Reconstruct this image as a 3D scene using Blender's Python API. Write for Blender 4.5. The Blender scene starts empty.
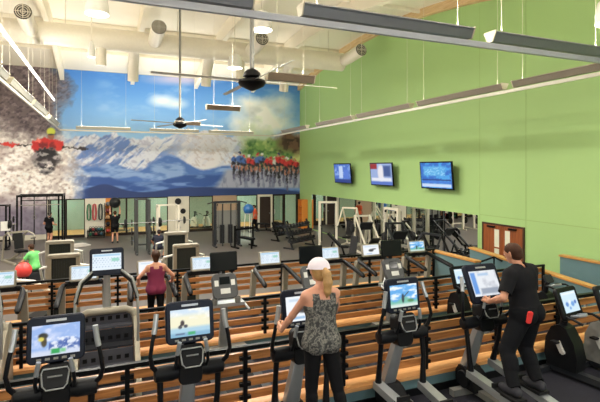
import bpy, bmesh, math, random
import numpy as np
from mathutils import Vector, Matrix, Euler
random.seed(7)
PI = math.pi
SC = bpy.context.scene
COL = SC.collection

# ------------------------------------------------------------------ camera model (pixels of the 600x402 frame)
F = 465.0; TH = math.radians(22.75); SN = math.sin(TH); CS = math.cos(TH); CZ = 4.1; HOR = 168.0
def ray(px): u = (px-300.0)/F; return SN+u*CS, CS-u*SN
def atY(px, py, Y): a, b = ray(px); t = Y/b; return Vector((a*t, Y, CZ-(py-HOR)/F*t))
def atX(px, py, X): a, b = ray(px); t = X/a; return Vector((X, b*t, CZ-(py-HOR)/F*t))
def atZ(px, py, Z): a, b = ray(px); t = (CZ-Z)*F/(py-HOR); return Vector((a*t, b*t, Z))
def XatY(px, Y): a, b = ray(px); return a/b*Y
def onX(px, X): return Vector((X, YatX(px, X), 0))
def YatX(px, X): a, b = ray(px); return b/a*X

# ------------------------------------------------------------------ materials
def s2l(c):
    f = lambda v: v/12.92 if v <= 0.04045 else ((v+0.055)/1.055)**2.4
    return tuple(f(v/255.0) for v in c[:3])
MATS = {}
def mat(name, rgb, rough=0.5, metal=0.0, var=0.06, scale=9.0, emit=0.0, bump=0.0, coat=0.0):
    if name in MATS: return MATS[name]
    m = bpy.data.materials.new(name); m.use_nodes = True
    nt = m.node_tree; b = nt.nodes['Principled BSDF']
    c = s2l(rgb)
    tc = nt.nodes.new('ShaderNodeTexCoord'); nz = nt.nodes.new('ShaderNodeTexNoise'); nz.inputs['Scale'].default_value = scale
    nt.links.new(tc.outputs['Object'], nz.inputs['Vector'])
    mx = nt.nodes.new('ShaderNodeMixRGB')
    mx.inputs[1].default_value = (*[v*(1-var) for v in c], 1); mx.inputs[2].default_value = (*[min(1, v*(1+var)) for v in c], 1)
    nt.links.new(nz.outputs['Fac'], mx.inputs[0]); nt.links.new(mx.outputs[0], b.inputs['Base Color'])
    b.inputs['Roughness'].default_value = rough; b.inputs['Metallic'].default_value = metal
    if max(rgb) < 66 and not emit: b.inputs['Specular IOR Level'].default_value = 0.16
    if coat: b.inputs['Coat Weight'].default_value = coat
    if emit: b.inputs['Emission Color'].default_value = (*c, 1); b.inputs['Emission Strength'].default_value = emit
    if bump:
        bp = nt.nodes.new('ShaderNodeBump'); bp.inputs['Strength'].default_value = bump; bp.inputs['Distance'].default_value = 0.01
        nt.links.new(nz.outputs['Fac'], bp.inputs['Height']); nt.links.new(bp.outputs['Normal'], b.inputs['Normal'])
    MATS[name] = m; return m
def wood(name, dark, light, axis='X', rough=0.4):
    if name in MATS: return MATS[name]
    m = bpy.data.materials.new(name); m.use_nodes = True; nt = m.node_tree; b = nt.nodes['Principled BSDF']
    tc = nt.nodes.new('ShaderNodeTexCoord'); mp = nt.nodes.new('ShaderNodeMapping')
    s = {'X': (0.6, 9, 9), 'Y': (9, 0.6, 9), 'Z': (9, 9, 0.6)}[axis]; mp.inputs['Scale'].default_value = s
    nz = nt.nodes.new('ShaderNodeTexNoise'); nz.inputs['Scale'].default_value = 2.2; nz.inputs['Detail'].default_value = 6; nz.inputs['Distortion'].default_value = 0.8
    rp = nt.nodes.new('ShaderNodeValToRGB'); rp.color_ramp.elements[0].position = 0.3; rp.color_ramp.elements[1].position = 0.72
    rp.color_ramp.elements[0].color = (*s2l(dark), 1); rp.color_ramp.elements[1].color = (*s2l(light), 1)
    nt.links.new(tc.outputs['Object'], mp.inputs[0]); nt.links.new(mp.outputs[0], nz.inputs['Vector'])
    nt.links.new(nz.outputs['Fac'], rp.inputs[0]); nt.links.new(rp.outputs[0], b.inputs['Base Color'])
    b.inputs['Roughness'].default_value = rough; MATS[name] = m; return m
def colmat(name, emit=0.0, rough=0.6):
    if name in MATS: return MATS[name]
    m = bpy.data.materials.new(name); m.use_nodes = True; nt = m.node_tree; b = nt.nodes['Principled BSDF']
    at = nt.nodes.new('ShaderNodeAttribute'); at.attribute_name = 'print'
    b.inputs['Roughness'].default_value = rough
    if emit:
        b.inputs['Base Color'].default_value = (0.01, 0.01, 0.01, 1)
        nt.links.new(at.outputs['Color'], b.inputs['Emission Color']); b.inputs['Emission Strength'].default_value = emit
    else: nt.links.new(at.outputs['Color'], b.inputs['Base Color'])
    MATS[name] = m; return m
def glassmat(name, tint=(225, 240, 235), alpha=0.12):
    if name in MATS: return MATS[name]
    m = bpy.data.materials.new(name); m.use_nodes = True; nt = m.node_tree
    for n in list(nt.nodes): nt.nodes.remove(n)
    o = nt.nodes.new('ShaderNodeOutputMaterial'); mx = nt.nodes.new('ShaderNodeMixShader'); tr = nt.nodes.new('ShaderNodeBsdfTransparent'); gl = nt.nodes.new('ShaderNodeBsdfGlossy')
    fr = nt.nodes.new('ShaderNodeFresnel'); fr.inputs['IOR'].default_value = 1.45
    tr.inputs['Color'].default_value = (*s2l(tint), 1); gl.inputs['Roughness'].default_value = 0.02
    nt.links.new(fr.outputs[0], mx.inputs[0]); nt.links.new(tr.outputs[0], mx.inputs[1]); nt.links.new(gl.outputs[0], mx.inputs[2]); nt.links.new(mx.outputs[0], o.inputs[0])
    MATS[name] = m; return m

BLK = mat('black_plastic', (19, 20, 23), 0.4)
BLKM = mat('black_metal', (18, 19, 21), 0.4, 0.2)
DGR = mat('charcoal_plastic', (44, 46, 50), 0.45)
RUB = mat('black_rubber', (28, 28, 29), 0.7)
SIL = mat('silver_paint', (168, 172, 176), 0.3, 0.55)
CHR = mat('chrome', (205, 207, 210), 0.15, 0.95)
GRY = mat('grey_paint', (128, 128, 124), 0.4, 0.15)
TAU = mat('taupe_paint', (150, 144, 130), 0.42, 0.2)
CRM = mat('cream_enamel', (226, 219, 202), 0.35)
WHT = mat('white_enamel', (232, 230, 224), 0.4)
VIN = mat('black_vinyl', (26, 26, 28), 0.42)
NAVY = mat('navy_plastic', (26, 31, 44), 0.35)
IRON = mat('cast_iron', (46, 46, 48), 0.5, 0.3)
OFFSCR = mat('dark_screen', (22, 26, 28), 0.12)

# ------------------------------------------------------------------ mesh builder
class MB:
    def __init__(s): s.v = []; s.f = []; s.cut = []
    def add(s, vs, fs):
        o = len(s.v); s.cut.append((o, len(s.f))); s.v.extend([tuple(v) for v in vs]); s.f.extend([tuple(i+o for i in f) for f in fs]); return s
    def box(s, x0, y0, z0, x1, y1, z1):
        v = [(x0,y0,z0),(x1,y0,z0),(x1,y1,z0),(x0,y1,z0),(x0,y0,z1),(x1,y0,z1),(x1,y1,z1),(x0,y1,z1)]
        return s.add(v, [(0,3,2,1),(4,5,6,7),(0,1,5,4),(1,2,6,5),(2,3,7,6),(3,0,4,7)])
    def cbox(s, c, d, rot=(0,0,0)):
        M = Euler(rot).to_matrix(); x, y, z = [k/2 for k in d]; c = Vector(c)
        v = [c+M@Vector(q) for q in [(-x,-y,-z),(x,-y,-z),(x,y,-z),(-x,y,-z),(-x,-y,z),(x,-y,z),(x,y,z),(-x,y,z)]]
        return s.add(v, [(0,3,2,1),(4,5,6,7),(0,1,5,4),(1,2,6,5),(2,3,7,6),(3,0,4,7)])
    def rbox(s, c, d, r=0.03, rot=(0,0,0), n=4, ch=0.0):
        # rounded-rectangle outline in local x/z, thickness along y, softly chamfered front and back
        M = Euler(rot).to_matrix(); c = Vector(c); hx, hy, hz = d[0]/2, d[1]/2, d[2]/2; r = min(r, hx*0.98, hz*0.98)
        def outline(ins):
            pts = []
            for cx, cz, a0 in ((hx-r, hz-r, 0), (-hx+r, hz-r, 90), (-hx+r, -hz+r, 180), (hx-r, -hz+r, 270)):
                for k in range(n+1):
                    a = math.radians(a0+90*k/n); pts.append((cx+max(r-ins, 0.001)*math.cos(a), cz+max(r-ins, 0.001)*math.sin(a)))
            return pts
        ch = ch or min(hy*0.5, 0.012, r*0.6)
        rings = [(-hy, ch), (-hy+ch, 0), (hy-ch, 0), (hy, ch)]
        vs = []; fs = []
        for y, ins in rings: vs += [c+M@Vector((p[0], y, p[1])) for p in outline(ins)]
        m = 4*(n+1)
        for k in range(3):
            for i in range(m):
                j = (i+1) % m; fs.append((k*m+i, (k+1)*m+i, (k+1)*m+j, k*m+j))
        fs.append(tuple(range(m))); fs.append(tuple(range(4*m-1, 3*m-1, -1)))
        return s.add(vs, fs)
    def tube(s, pts, r, n=8, closed=False):
        pts = [Vector(p) for p in pts]; N = len(pts)
        rs = r if isinstance(r, (list, tuple)) else [r]*N
        vs = []; fs = []; up = None
        for i, p in enumerate(pts):
            if closed: d = pts[(i+1) % N]-pts[i-1]
            else: d = (pts[min(i+1, N-1)]-pts[max(i-1, 0)])
            d.normalize()
            if up is None: up = d.orthogonal().normalized()
            else:
                up = (up-d*up.dot(d))
                up = up.normalized() if up.length > 1e-5 else d.orthogonal().normalized()
            w = d.cross(up)
            for k in range(n):
                a = 2*PI*k/n; vs.append(p+(up*math.cos(a)+w*math.sin(a))*rs[i])
        for i in range(N if closed else N-1):
            i2 = (i+1) % N
            for k in range(n):
                k2 = (k+1) % n; fs.append((i*n+k, i*n+k2, i2*n+k2, i2*n+k))
        if not closed:
            fs.append(tuple(range(n-1, -1, -1))); fs.append(tuple((N-1)*n+k for k in range(n)))
        return s.add(vs, fs)
    def cyl(s, a, b, r, r2=None, n=16): return s.tube([a, b], [r, r if r2 is None else r2], n)
    def bar(s, a, b, w, h, up=(0,0,1)):
        a, b = Vector(a), Vector(b); d = (b-a).normalized(); u = Vector(up); x = d.cross(u)
        x = x.normalized() if x.length > 1e-4 else d.orthogonal().normalized()
        u = x.cross(d); x = x*w/2; u = u*h/2
        v = [a-x-u, a+x-u, a+x+u, a-x+u, b-x-u, b+x-u, b+x+u, b-x+u]
        return s.add(v, [(0,1,2,3),(7,6,5,4),(0,4,5,1),(1,5,6,2),(2,6,7,3),(3,7,4,0)])
    def bars(s, pts, w, h, up=(0,0,1)):
        for a, b in zip(pts, pts[1:]): s.bar(a, b, w, h, up)
        return s
    def prism(s, poly, axis, a0, a1):
        def P(p, t):
            return (t, p[0], p[1]) if axis == 'X' else ((p[0], t, p[1]) if axis == 'Y' else (p[0], p[1], t))
        n = len(poly); vs = [P(p, a0) for p in poly]+[P(p, a1) for p in poly]
        fs = [(i, (i+1) % n, n+(i+1) % n, n+i) for i in range(n)]+[tuple(range(n-1, -1, -1)), tuple(range(n, 2*n))]
        return s.add(vs, fs)
    def lathe(s, prof, c=(0,0,0), n=24):
        c = Vector(c); vs = []; fs = []
        for r, z in prof:
            for k in range(n): a = 2*PI*k/n; vs.append(c+Vector((r*math.cos(a), r*math.sin(a), z)))
        for i in range(len(prof)-1):
            for k in range(n): k2 = (k+1) % n; fs.append((i*n+k, i*n+k2, (i+1)*n+k2, (i+1)*n+k))
        if prof[0][0] > 1e-4: fs.append(tuple(range(n-1, -1, -1)))
        if prof[-1][0] > 1e-4: fs.append(tuple((len(prof)-1)*n+k for k in range(n)))
        return s.add(vs, fs)
    def ball(s, c, r, n=16, sc=(1,1,1)):
        c = Vector(c); m = n//2; vs = []; fs = []
        for i in range(m+1):
            a = PI*i/m
            for k in range(n):
                b = 2*PI*k/n; vs.append(c+Vector((r*sc[0]*math.sin(a)*math.cos(b), r*sc[1]*math.sin(a)*math.sin(b), r*sc[2]*math.cos(a))))
        for i in range(m):
            for k in range(n): k2 = (k+1) % n; fs.append((i*n+k, (i+1)*n+k, (i+1)*n+k2, i*n+k2))
        return s.add(vs, fs)
    def disc(s, c, axis, r, th, n=24, hole=0.0):
        # solid disc (or ring) of thickness th about c with the given axis
        ax = Vector(axis).normalized(); u = ax.orthogonal().normalized(); w = ax.cross(u); c = Vector(c)
        prof = [(hole, -th/2), (r*0.93, -th/2), (r, -th/4), (r, th/4), (r*0.93, th/2), (hole, th/2)] if hole else [(0.0001, -th/2), (r*0.93, -th/2), (r, -th/4), (r, th/4), (r*0.93, th/2), (0.0001, th/2)]
        vs = []; fs = []
        for q, z in prof:
            for k in range(n): a = 2*PI*k/n; vs.append(c+ax*z+(u*math.cos(a)+w*math.sin(a))*q)
        L = len(prof)
        for i in range(L if hole else L-1):
            i2 = (i+1) % L
            for k in range(n): k2 = (k+1) % n; fs.append((i*n+k, i*n+k2, i2*n+k2, i2*n+k))
        return s.add(vs, fs)
    def build(s, name, m, parent=None, smooth=True, loc=None, rotz=0):
        me = bpy.data.meshes.new(name); me.from_pydata(s.v, [], s.f)
        me.materials.append(m)
        bm = bmesh.new(); bm.from_mesh(me); bmesh.ops.recalc_face_normals(bm, faces=bm.faces[:])
        if smooth:
            for f in bm.faces: f.smooth = True
            for e in bm.edges:
                if len(e.link_faces) == 2 and e.calc_face_angle(0) > 0.6: e.smooth = False
        bm.to_mesh(me); bm.free()
        o = bpy.data.objects.new(name, me); COL.objects.link(o)
        if parent: o.parent = parent
        if loc is not None: o.location = loc
        if rotz: o.rotation_euler.z = rotz
        return o

def each(mb, name, m, parent, smooth=True):
    # every solid of the builder as a mesh of its own
    out = []; cut = mb.cut+[(len(mb.v), len(mb.f))]
    for (v0, f0), (v1, f1) in zip(cut, cut[1:]):
        q = MB(); q.v = mb.v[v0:v1]; q.f = [tuple(i-v0 for i in f) for f in mb.f[f0:f1]]; out.append(q.build(name, m, parent, smooth))
    return out
def tag(o, label=None, cat=None, group=None, kind=None):
    if label: o['label'] = label
    if cat: o['category'] = cat
    if group: o['group'] = group
    if kind: o['kind'] = kind
    return o
def thing(name, label, cat, loc=(0,0,0), rotz=0, group=None):
    o = bpy.data.objects.new(name, None); COL.objects.link(o); o.empty_display_size = 0.1
    o.location = loc; o.rotation_euler = (0, 0, rotz); return tag(o, label, cat, group)
def struct(name, mb, m, parent=None, smooth=False):
    o = mb.build(name, m, parent, smooth)
    if not parent: o['kind'] = 'structure'
    return o
def dup(root, loc, rotz, label, group=None):
    r = root.copy(); COL.objects.link(r); r.location = loc; r.rotation_euler = (0, 0, rotz); r['label'] = label
    if group: r['group'] = group
    for ch in list(root.children):
        c = ch.copy(); COL.objects.link(c); c.parent = r
        for g in list(ch.children):
            d = g.copy(); COL.objects.link(d); d.parent = c
    return r
ORD = ['first','second','third','fourth','fifth','sixth','seventh','eighth','ninth','tenth','eleventh','twelfth']

# ------------------------------------------------------------------ numpy noise + printed grids
def vnoise(x, y, seed=0):
    xi = np.floor(x).astype(np.int64); yi = np.floor(y).astype(np.int64); xf = x-xi; yf = y-yi
    def h(a, b):
        n = (a*374761393+b*668265263+seed*982451653) & 0x7fffffff
        n = ((n ^ (n >> 13))*1274126177) & 0x7fffffff
        return ((n ^ (n >> 16)) & 0xffff)/65535.0
    u = xf*xf*(3-2*xf); v = yf*yf*(3-2*yf)
    return (h(xi, yi)*(1-u)+h(xi+1, yi)*u)*(1-v)+(h(xi, yi+1)*(1-u)+h(xi+1, yi+1)*u)*v
def fbm(x, y, seed=0, o=4):
    s = 0; a = 0.5; t = 0
    for k in range(o): s = s+a*vnoise(x*2**k, y*2**k, seed+k); t += a; a *= 0.5
    return s/t
def lin(c): c = np.clip(c/255.0, 0, 1); return np.where(c <= 0.04045, c/12.92, ((c+0.055)/1.055)**2.4)
def printed(name, O, U, V, nu, nv, paint, m, parent=None):
    # flat printed sheet: corner O, edge vectors U and V; paint(a, b) -> RGB 0..255 with a, b in 0..1
    a, b = np.meshgrid(np.linspace(0, 1, nu), np.linspace(0, 1, nv)); a = a.ravel(); b = b.ravel()
    O, U, V = [np.array(q, float) for q in (O, U, V)]
    P = O+a[:, None]*U+b[:, None]*V
    i = np.arange((nv-1)*nu).reshape(nv-1, nu)[:, :-1].ravel()
    q = np.stack([i, i+1, i+nu+1, i+nu], 1)
    me = bpy.data.meshes.new(name); me.from_pydata(P.tolist(), [], q.tolist()); me.materials.append(m)
    at = me.color_attributes.new('print', 'FLOAT_COLOR', 'POINT')
    c = np.ones((len(P), 4), np.float32); c[:, :3] = lin(np.stack(paint(a, b), 1)); at.data.foreach_set('color', c.ravel())
    o = bpy.data.objects.new(name, me); COL.objects.link(o)
    if parent: o.parent = parent
    return o
class Canvas:
    def __init__(s, x, y): s.x = x; s.y = y; s.c = np.zeros((3, len(x)))
    def mix(s, w, rgb):
        w = np.clip(w, 0, 1)
        for k in range(3): s.c[k] = s.c[k]*(1-w)+w*(rgb[k] if not np.isscalar(rgb[k]) else float(rgb[k]))
    def ell(s, cx, cy, rx, ry, rgb, soft=0.35, rot=0):
        dx = s.x-cx; dy = s.y-cy; ca, sa = math.cos(rot), math.sin(rot)
        d = np.sqrt(((dx*ca+dy*sa)/rx)**2+((-dx*sa+dy*ca)/ry)**2); s.mix((1-d)/soft+0.5, rgb)
    def rect(s, x0, y0, x1, y1, rgb, soft=1e-3):
        w = np.minimum(np.minimum(s.x-x0, x1-s.x), np.minimum(s.y-y0, y1-s.y)); s.mix(w/soft+0.5, rgb)
    def seg(s, x0, y0, x1, y1, r, rgb, soft=0.5):
        dx, dy = x1-x0, y1-y0; t = np.clip(((s.x-x0)*dx+(s.y-y0)*dy)/(dx*dx+dy*dy+1e-9), 0, 1)
        d = np.hypot(s.x-x0-t*dx, s.y-y0-t*dy); s.mix((r-d)/(soft*r)+0.5, rgb)
LP_DRUM = 280.0; LP_LIN = 66.0; LP_WIN = 120.0; EXPO = 0.7
# ================================================================== THE SETTING
W = 12.7; YB = 30.3; YR = -2.5; XL = -13.0
Y1, Y2, Y3 = 5.5, 8.58, 11.7          # the three tier edges
ZA, ZB, ZC = 0.90, 0.60, 0.45         # floors of the three tiers
def arch(y): return 10.76-(y-20.2)**2/84.0
def deckz(y): return arch(y)+0.35

FLOORM = mat('grey_rubber_flooring', (92, 86, 82), 0.42, var=0.08, scale=3)
TIERM = mat('dark_carpet', (42, 42, 50), 0.85, var=0.25, scale=60)
TEAL = mat('teal_paint', (98, 128, 134), 0.55, var=0.03)
GREEN = mat('green_paint', (168, 203, 132), 0.6, var=0.015, scale=1.0)
SEAM = mat('green_joint', (152, 184, 114), 0.7)
CEIL = mat('cream_ceiling_paint', (247, 240, 222), 0.7, var=0.02, scale=1)
BEAMM = mat('cream_beam_paint', (246, 238, 218), 0.6, var=0.02, scale=1)
GLU = wood('pale_glulam', (206, 170, 120), (232, 204, 158), 'Y', 0.55)
BOARD = wood('orange_board_wood', (144, 90, 48), (202, 138, 80), 'X', 0.35)
LEDGE = wood('pale_ledge_wood', (206, 140, 82), (236, 180, 120), 'X', 0.35)
CAPM = wood('cap_wood', (176, 120, 62), (214, 160, 92), 'Y', 0.35)
DOORW = wood('door_wood', (128, 66, 30), (166, 92, 48), 'Z', 0.4)
PALEW = mat('pale_sage_paint', (160, 182, 176), 0.6, var=0.02)
STUDIOF = wood('studio_wood_floor', (206, 140, 80), (232, 176, 112), 'X', 0.3)
DARKF = mat('dark_frame', (44, 38, 34), 0.4)
TANP = mat('tan_panel', (176, 150, 124), 0.6)
ORNG = mat('orange_panel', (222, 138, 58), 0.5)
OFFW = mat('offwhite_wall', (222, 216, 200), 0.6, var=0.02)

struct('floor', MB().box(XL, Y3+0.1, -0.2, W, YB, 0), FLOORM)
struct('floor_front_tier', MB().box(XL, YR, 0, W, Y1-0.08, ZA), TIERM)
struct('floor_middle_tier', MB().box(XL, Y1+0.08, 0, 10.4, Y2-0.08, ZB), TIERM)
struct('floor_back_tier', MB().box(XL, Y2+0.08, 0, 10.4, Y3-0.08, ZC), TIERM)
struct('floor_side_aisle', MB().box(10.6, Y1+0.08, -0.2, W, Y3+0.1, 0.0), FLOORM)
struct('wall_front_curb', MB().box(XL, Y1-0.08, 0, 10.4, Y1+0.08, 1.15), TEAL)
struct('wall_middle_curb', MB().box(XL, Y2-0.08, 0, 10.4, Y2+0.08, 0.85), TEAL)
struct('wall_back_curb', MB().box(XL, Y3-0.08, 0, 9.58, Y3+0.08, 0.70), TEAL)
struct('baseboard_front', MB().box(XL, Y1-0.1, ZA, 10.4, Y1-0.081, ZA+0.1), BLK)

# green wall with its joints
struct('wall_right', MB().box(W, YR, -0.2, W+0.2, YB+4.2, 11.6), GREEN)
struct('trim_1', MB().box(W-0.004, YR, 2.385, W-0.0005, 13.2, 2.405), SEAM)
struct('trim_2', MB().box(W-0.004, 11.16, 0, W-0.0005, 11.18, 10.0), SEAM)
struct('trim_3', MB().box(W-0.004, 13.2, 0, W-0.0005, 13.215, 10.0), SEAM)
struct('wall_left', MB().box(XL-0.2, YR, -0.2, XL, YB, 11.6), OFFW)
struct('wall_rear', MB().box(XL, YR-0.2, -0.2, W, YR, 8), OFFW)

# curved roof deck, arched beams, wall beam
n = 44; ys = [YR+(YB+0.2-YR)*i/n for i in range(n+1)]
poly = [(y, deckz(y)) for y in ys]+[(y, deckz(y)+0.15) for y in reversed(ys)]
struct('ceiling', MB().prism(poly, 'X', XL, W), CEIL, smooth=True)
bi = 0
for x in (-9.95, -6.1, -2.3, 1.55, 5.4, 9.2):
    mb = MB(); ye = [YR+(YB-0.04-YR)*i/n for i in range(n+1)]
    prev = [(y, arch(y)-0.35) for y in ye]; up = [(y, deckz(y)-0.002) for y in reversed(ye)]
    bi += 1; struct('beam_%d' % bi, mb.prism(prev+up, 'X', x-0.11, x+0.11), BEAMM, smooth=True)
ye = [YR+(YB-0.04-YR)*i/n for i in range(n+1)]
struct('beam_7', MB().prism([(y, arch(y)) for y in ye]+[(y, deckz(y)-0.002) for y in reversed(ye)], 'X', W-0.2, W-0.001), GLU, smooth=True)
# purlins across the beams
for i, y in enumerate((8.5, 12.5, 16.5, 24.0, 27.5)):
    struct('trim_%d' % (4+i), MB().box(XL, y-0.05, deckz(y)-0.17, W, y+0.05, deckz(y)-0.015), CEIL)

# back wall: everything above the studio glazing, and the solid bit on the left
xg0 = XatY(48, YB); H = 2.3
struct('wall_back', MB().box(XL, YB, H, W, YB+0.2, deckz(YB)).box(XL, YB, -0.2, xg0, YB+0.2, H), OFFW)
gi = [0]
def window(p0, p1):
    gi[0] += 1; a, b = XatY(p0, YB), XatY(p1, YB); fr = 0.05
    mb = MB().box(a, YB, 0, a+fr, YB+0.14, H).box(b-fr, YB, 0, b, YB+0.14, H).box(a+fr, YB, 0, b-fr, YB+0.14, 0.16).box(a+fr, YB, H-0.07, b-fr, YB+0.14, H)
    o = struct('window_%d' % gi[0], mb, DARKF)
    MB().box(a+fr, YB+0.06, 0.16, b-fr, YB+0.075, H-0.07).build('pane', glassmat('clear_glass'), o, False)
pi_ = [0]
def panel(p0, p1, m):
    pi_[0] += 1; a, b = XatY(p0, YB), XatY(p1, YB)
    struct('wall_panel_%d' % pi_[0], MB().box(a, YB, 0, b, YB+0.14, H), m)
panel(48, 50, DARKF); window(50, 66); window(66, 85); panel(85, 105.5, OFFW); panel(105.5, 111.5, ORNG)
window(111.5, 126.5); window(126.5, 146.5); window(146.5, 168); panel(168, 189, OFFW); window(189, 213); panel(213, 236.5, TANP)
window(236.5, 257.5); window(284.5, 297); panel(297, 299.9, DARKF)
# door with a pale frame, then a black framed glass door
a, b = XatY(257.5, YB), XatY(272.5, YB)
d1 = struct('door_1', MB().box(a, YB, 0, a+0.16, YB+0.16, H).box(b-0.12, YB, 0, b, YB+0.16, H).box(a+0.16, YB, H-0.16, b-0.12, YB+0.16, H), OFFW)
MB().box(a+0.165, YB+0.05, 0.01, b-0.125, YB+0.1, H-0.165).build('leaf', mat('dark_brown_door', (58, 48, 44), 0.4), d1, False)
MB().cyl((b-0.2, YB+0.05, 1.0), (b-0.2, YB-0.03, 1.0), 0.025).build('handle', SIL, d1)
a, b = XatY(272.5, YB), XatY(284.5, YB)
d2 = struct('door_2', MB().box(a, YB, 0, a+0.12, YB+0.14, H).box(b-0.12, YB, 0, b, YB+0.14, H).box(a+0.12, YB, 0, b-0.12, YB+0.14, 0.3).box(a+0.12, YB, H-0.12, b-0.12, YB+0.14, H), DARKF)
MB().box(a+0.12, YB+0.06, 0.3, b-0.12, YB+0.075, H-0.12).build('pane', glassmat('clear_glass'), d2, False)
MB().box(a+0.13, YB-0.05, 0.95, a+0.17, YB-0.001, 1.25).build('handle', SIL, d2, False)
# the studio behind the glass
struct('floor_studio', MB().box(xg0-3, YB+0.2, -0.2, W, YB+4, 0.0), STUDIOF)
struct('wall_studio', MB().box(xg0-3, YB+4, 0, W, YB+4.2, 3.2), PALEW)
struct('wall_studio_left', MB().box(xg0-3.2, YB+0.2, 0, xg0-3, YB+4, 3.2), PALEW)
struct('wall_studio_right', MB().box(W-0.03, YB+0.2, 0, W-0.002, YB+3.99, 2.99), PALEW)
struct('ceiling_studio', MB().box(xg0-3.2, YB+0.2, 3.0, W, YB+4.2, 3.2), OFFW)

# mirror along the green wall
ym0, ym1 = YatX(478, W), YatX(312, W)
mm = bpy.data.materials.new('mirror_glass'); mm.use_nodes = True
q = mm.node_tree.nodes['Principled BSDF']; q.inputs['Base Color'].default_value = (0.78, 0.8, 0.78, 1); q.inputs['Metallic'].default_value = 1; q.inputs['Roughness'].default_value = 0.01
mr = struct('wall_mirror', MB().box(W-0.02, ym0, 0.06, W-0.002, ym1, 2.36), mm)
fm = MB()
for y in np.linspace(ym0, ym1, 9)[1:-1]: fm.box(W-0.0225, y-0.005, 0.06, W-0.0201, y+0.005, 2.36)
fm.build('joint', GRY, mr, False)

# double door in the green wall
yd0, yd1 = YatX(525, W), YatX(483, W); hd = 2.15
d3 = struct('door_3', MB().box(W-0.05, yd0, 0, W-0.001, yd0+0.06, hd).box(W-0.05, yd1-0.06, 0, W-0.001, yd1, hd).box(W-0.05, yd0+0.06, hd-0.06, W-0.001, yd1-0.06, hd), mat('dark_door_frame', (66, 40, 26), 0.4))
ym = (yd0+yd1)/2
for k, (p, q2) in enumerate(((yd0+0.065, ym-0.01), (ym+0.01, yd1-0.065))):
    lf = MB().box(W-0.04, p, 0.01, W-0.002, q2, hd-0.065).build('leaf', DOORW, d3, False)
    yw = q2-0.33 if k == 0 else p+0.12
    MB().box(W-0.045, yw, 0.75, W-0.0405, yw+0.21, 1.95).build('glazing', mat('door_window', (226, 226, 206), 0.1), lf, False)
    MB().box(W-0.05, yw-0.02, 1.28, W-0.0455, yw+0.23, 1.33).build('glazing_bar', DOORW, lf, False)
    yc = q2-0.62 if k == 0 else p+0.3
    MB().box(W-0.11, yc, 2.0, W-0.0405, yc+0.32, 2.06).build('closer', BLKM, lf, False)

# teal half walls on the right with timber caps
def halfwall(nm, x, ya, za, yb, zb, th=0.16, lab=''):
    o = struct(nm, MB().prism([(ya, 0), (yb, 0), (yb, zb-0.05), (ya, za-0.05)], 'X', x-th/2, x+th/2), TEAL)
    MB().prism([(ya-0.02, za-0.05), (yb+0.02, zb-0.05), (yb+0.02, zb), (ya-0.02, za)], 'X', x-th/2-0.03, x+th/2+0.03).build('cap', CAPM, o, False)
    return o
halfwall('wall_low_ramp', 10.5, 4.6, 1.14, 11.25, 1.65)
halfwall('wall_low_aisle', 9.5, 9.96, 1.54, Y3+0.08, 1.54)
halfwall('wall_low_entrance', 11.9, 4.6, 1.66, 9.25, 1.66)

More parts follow.
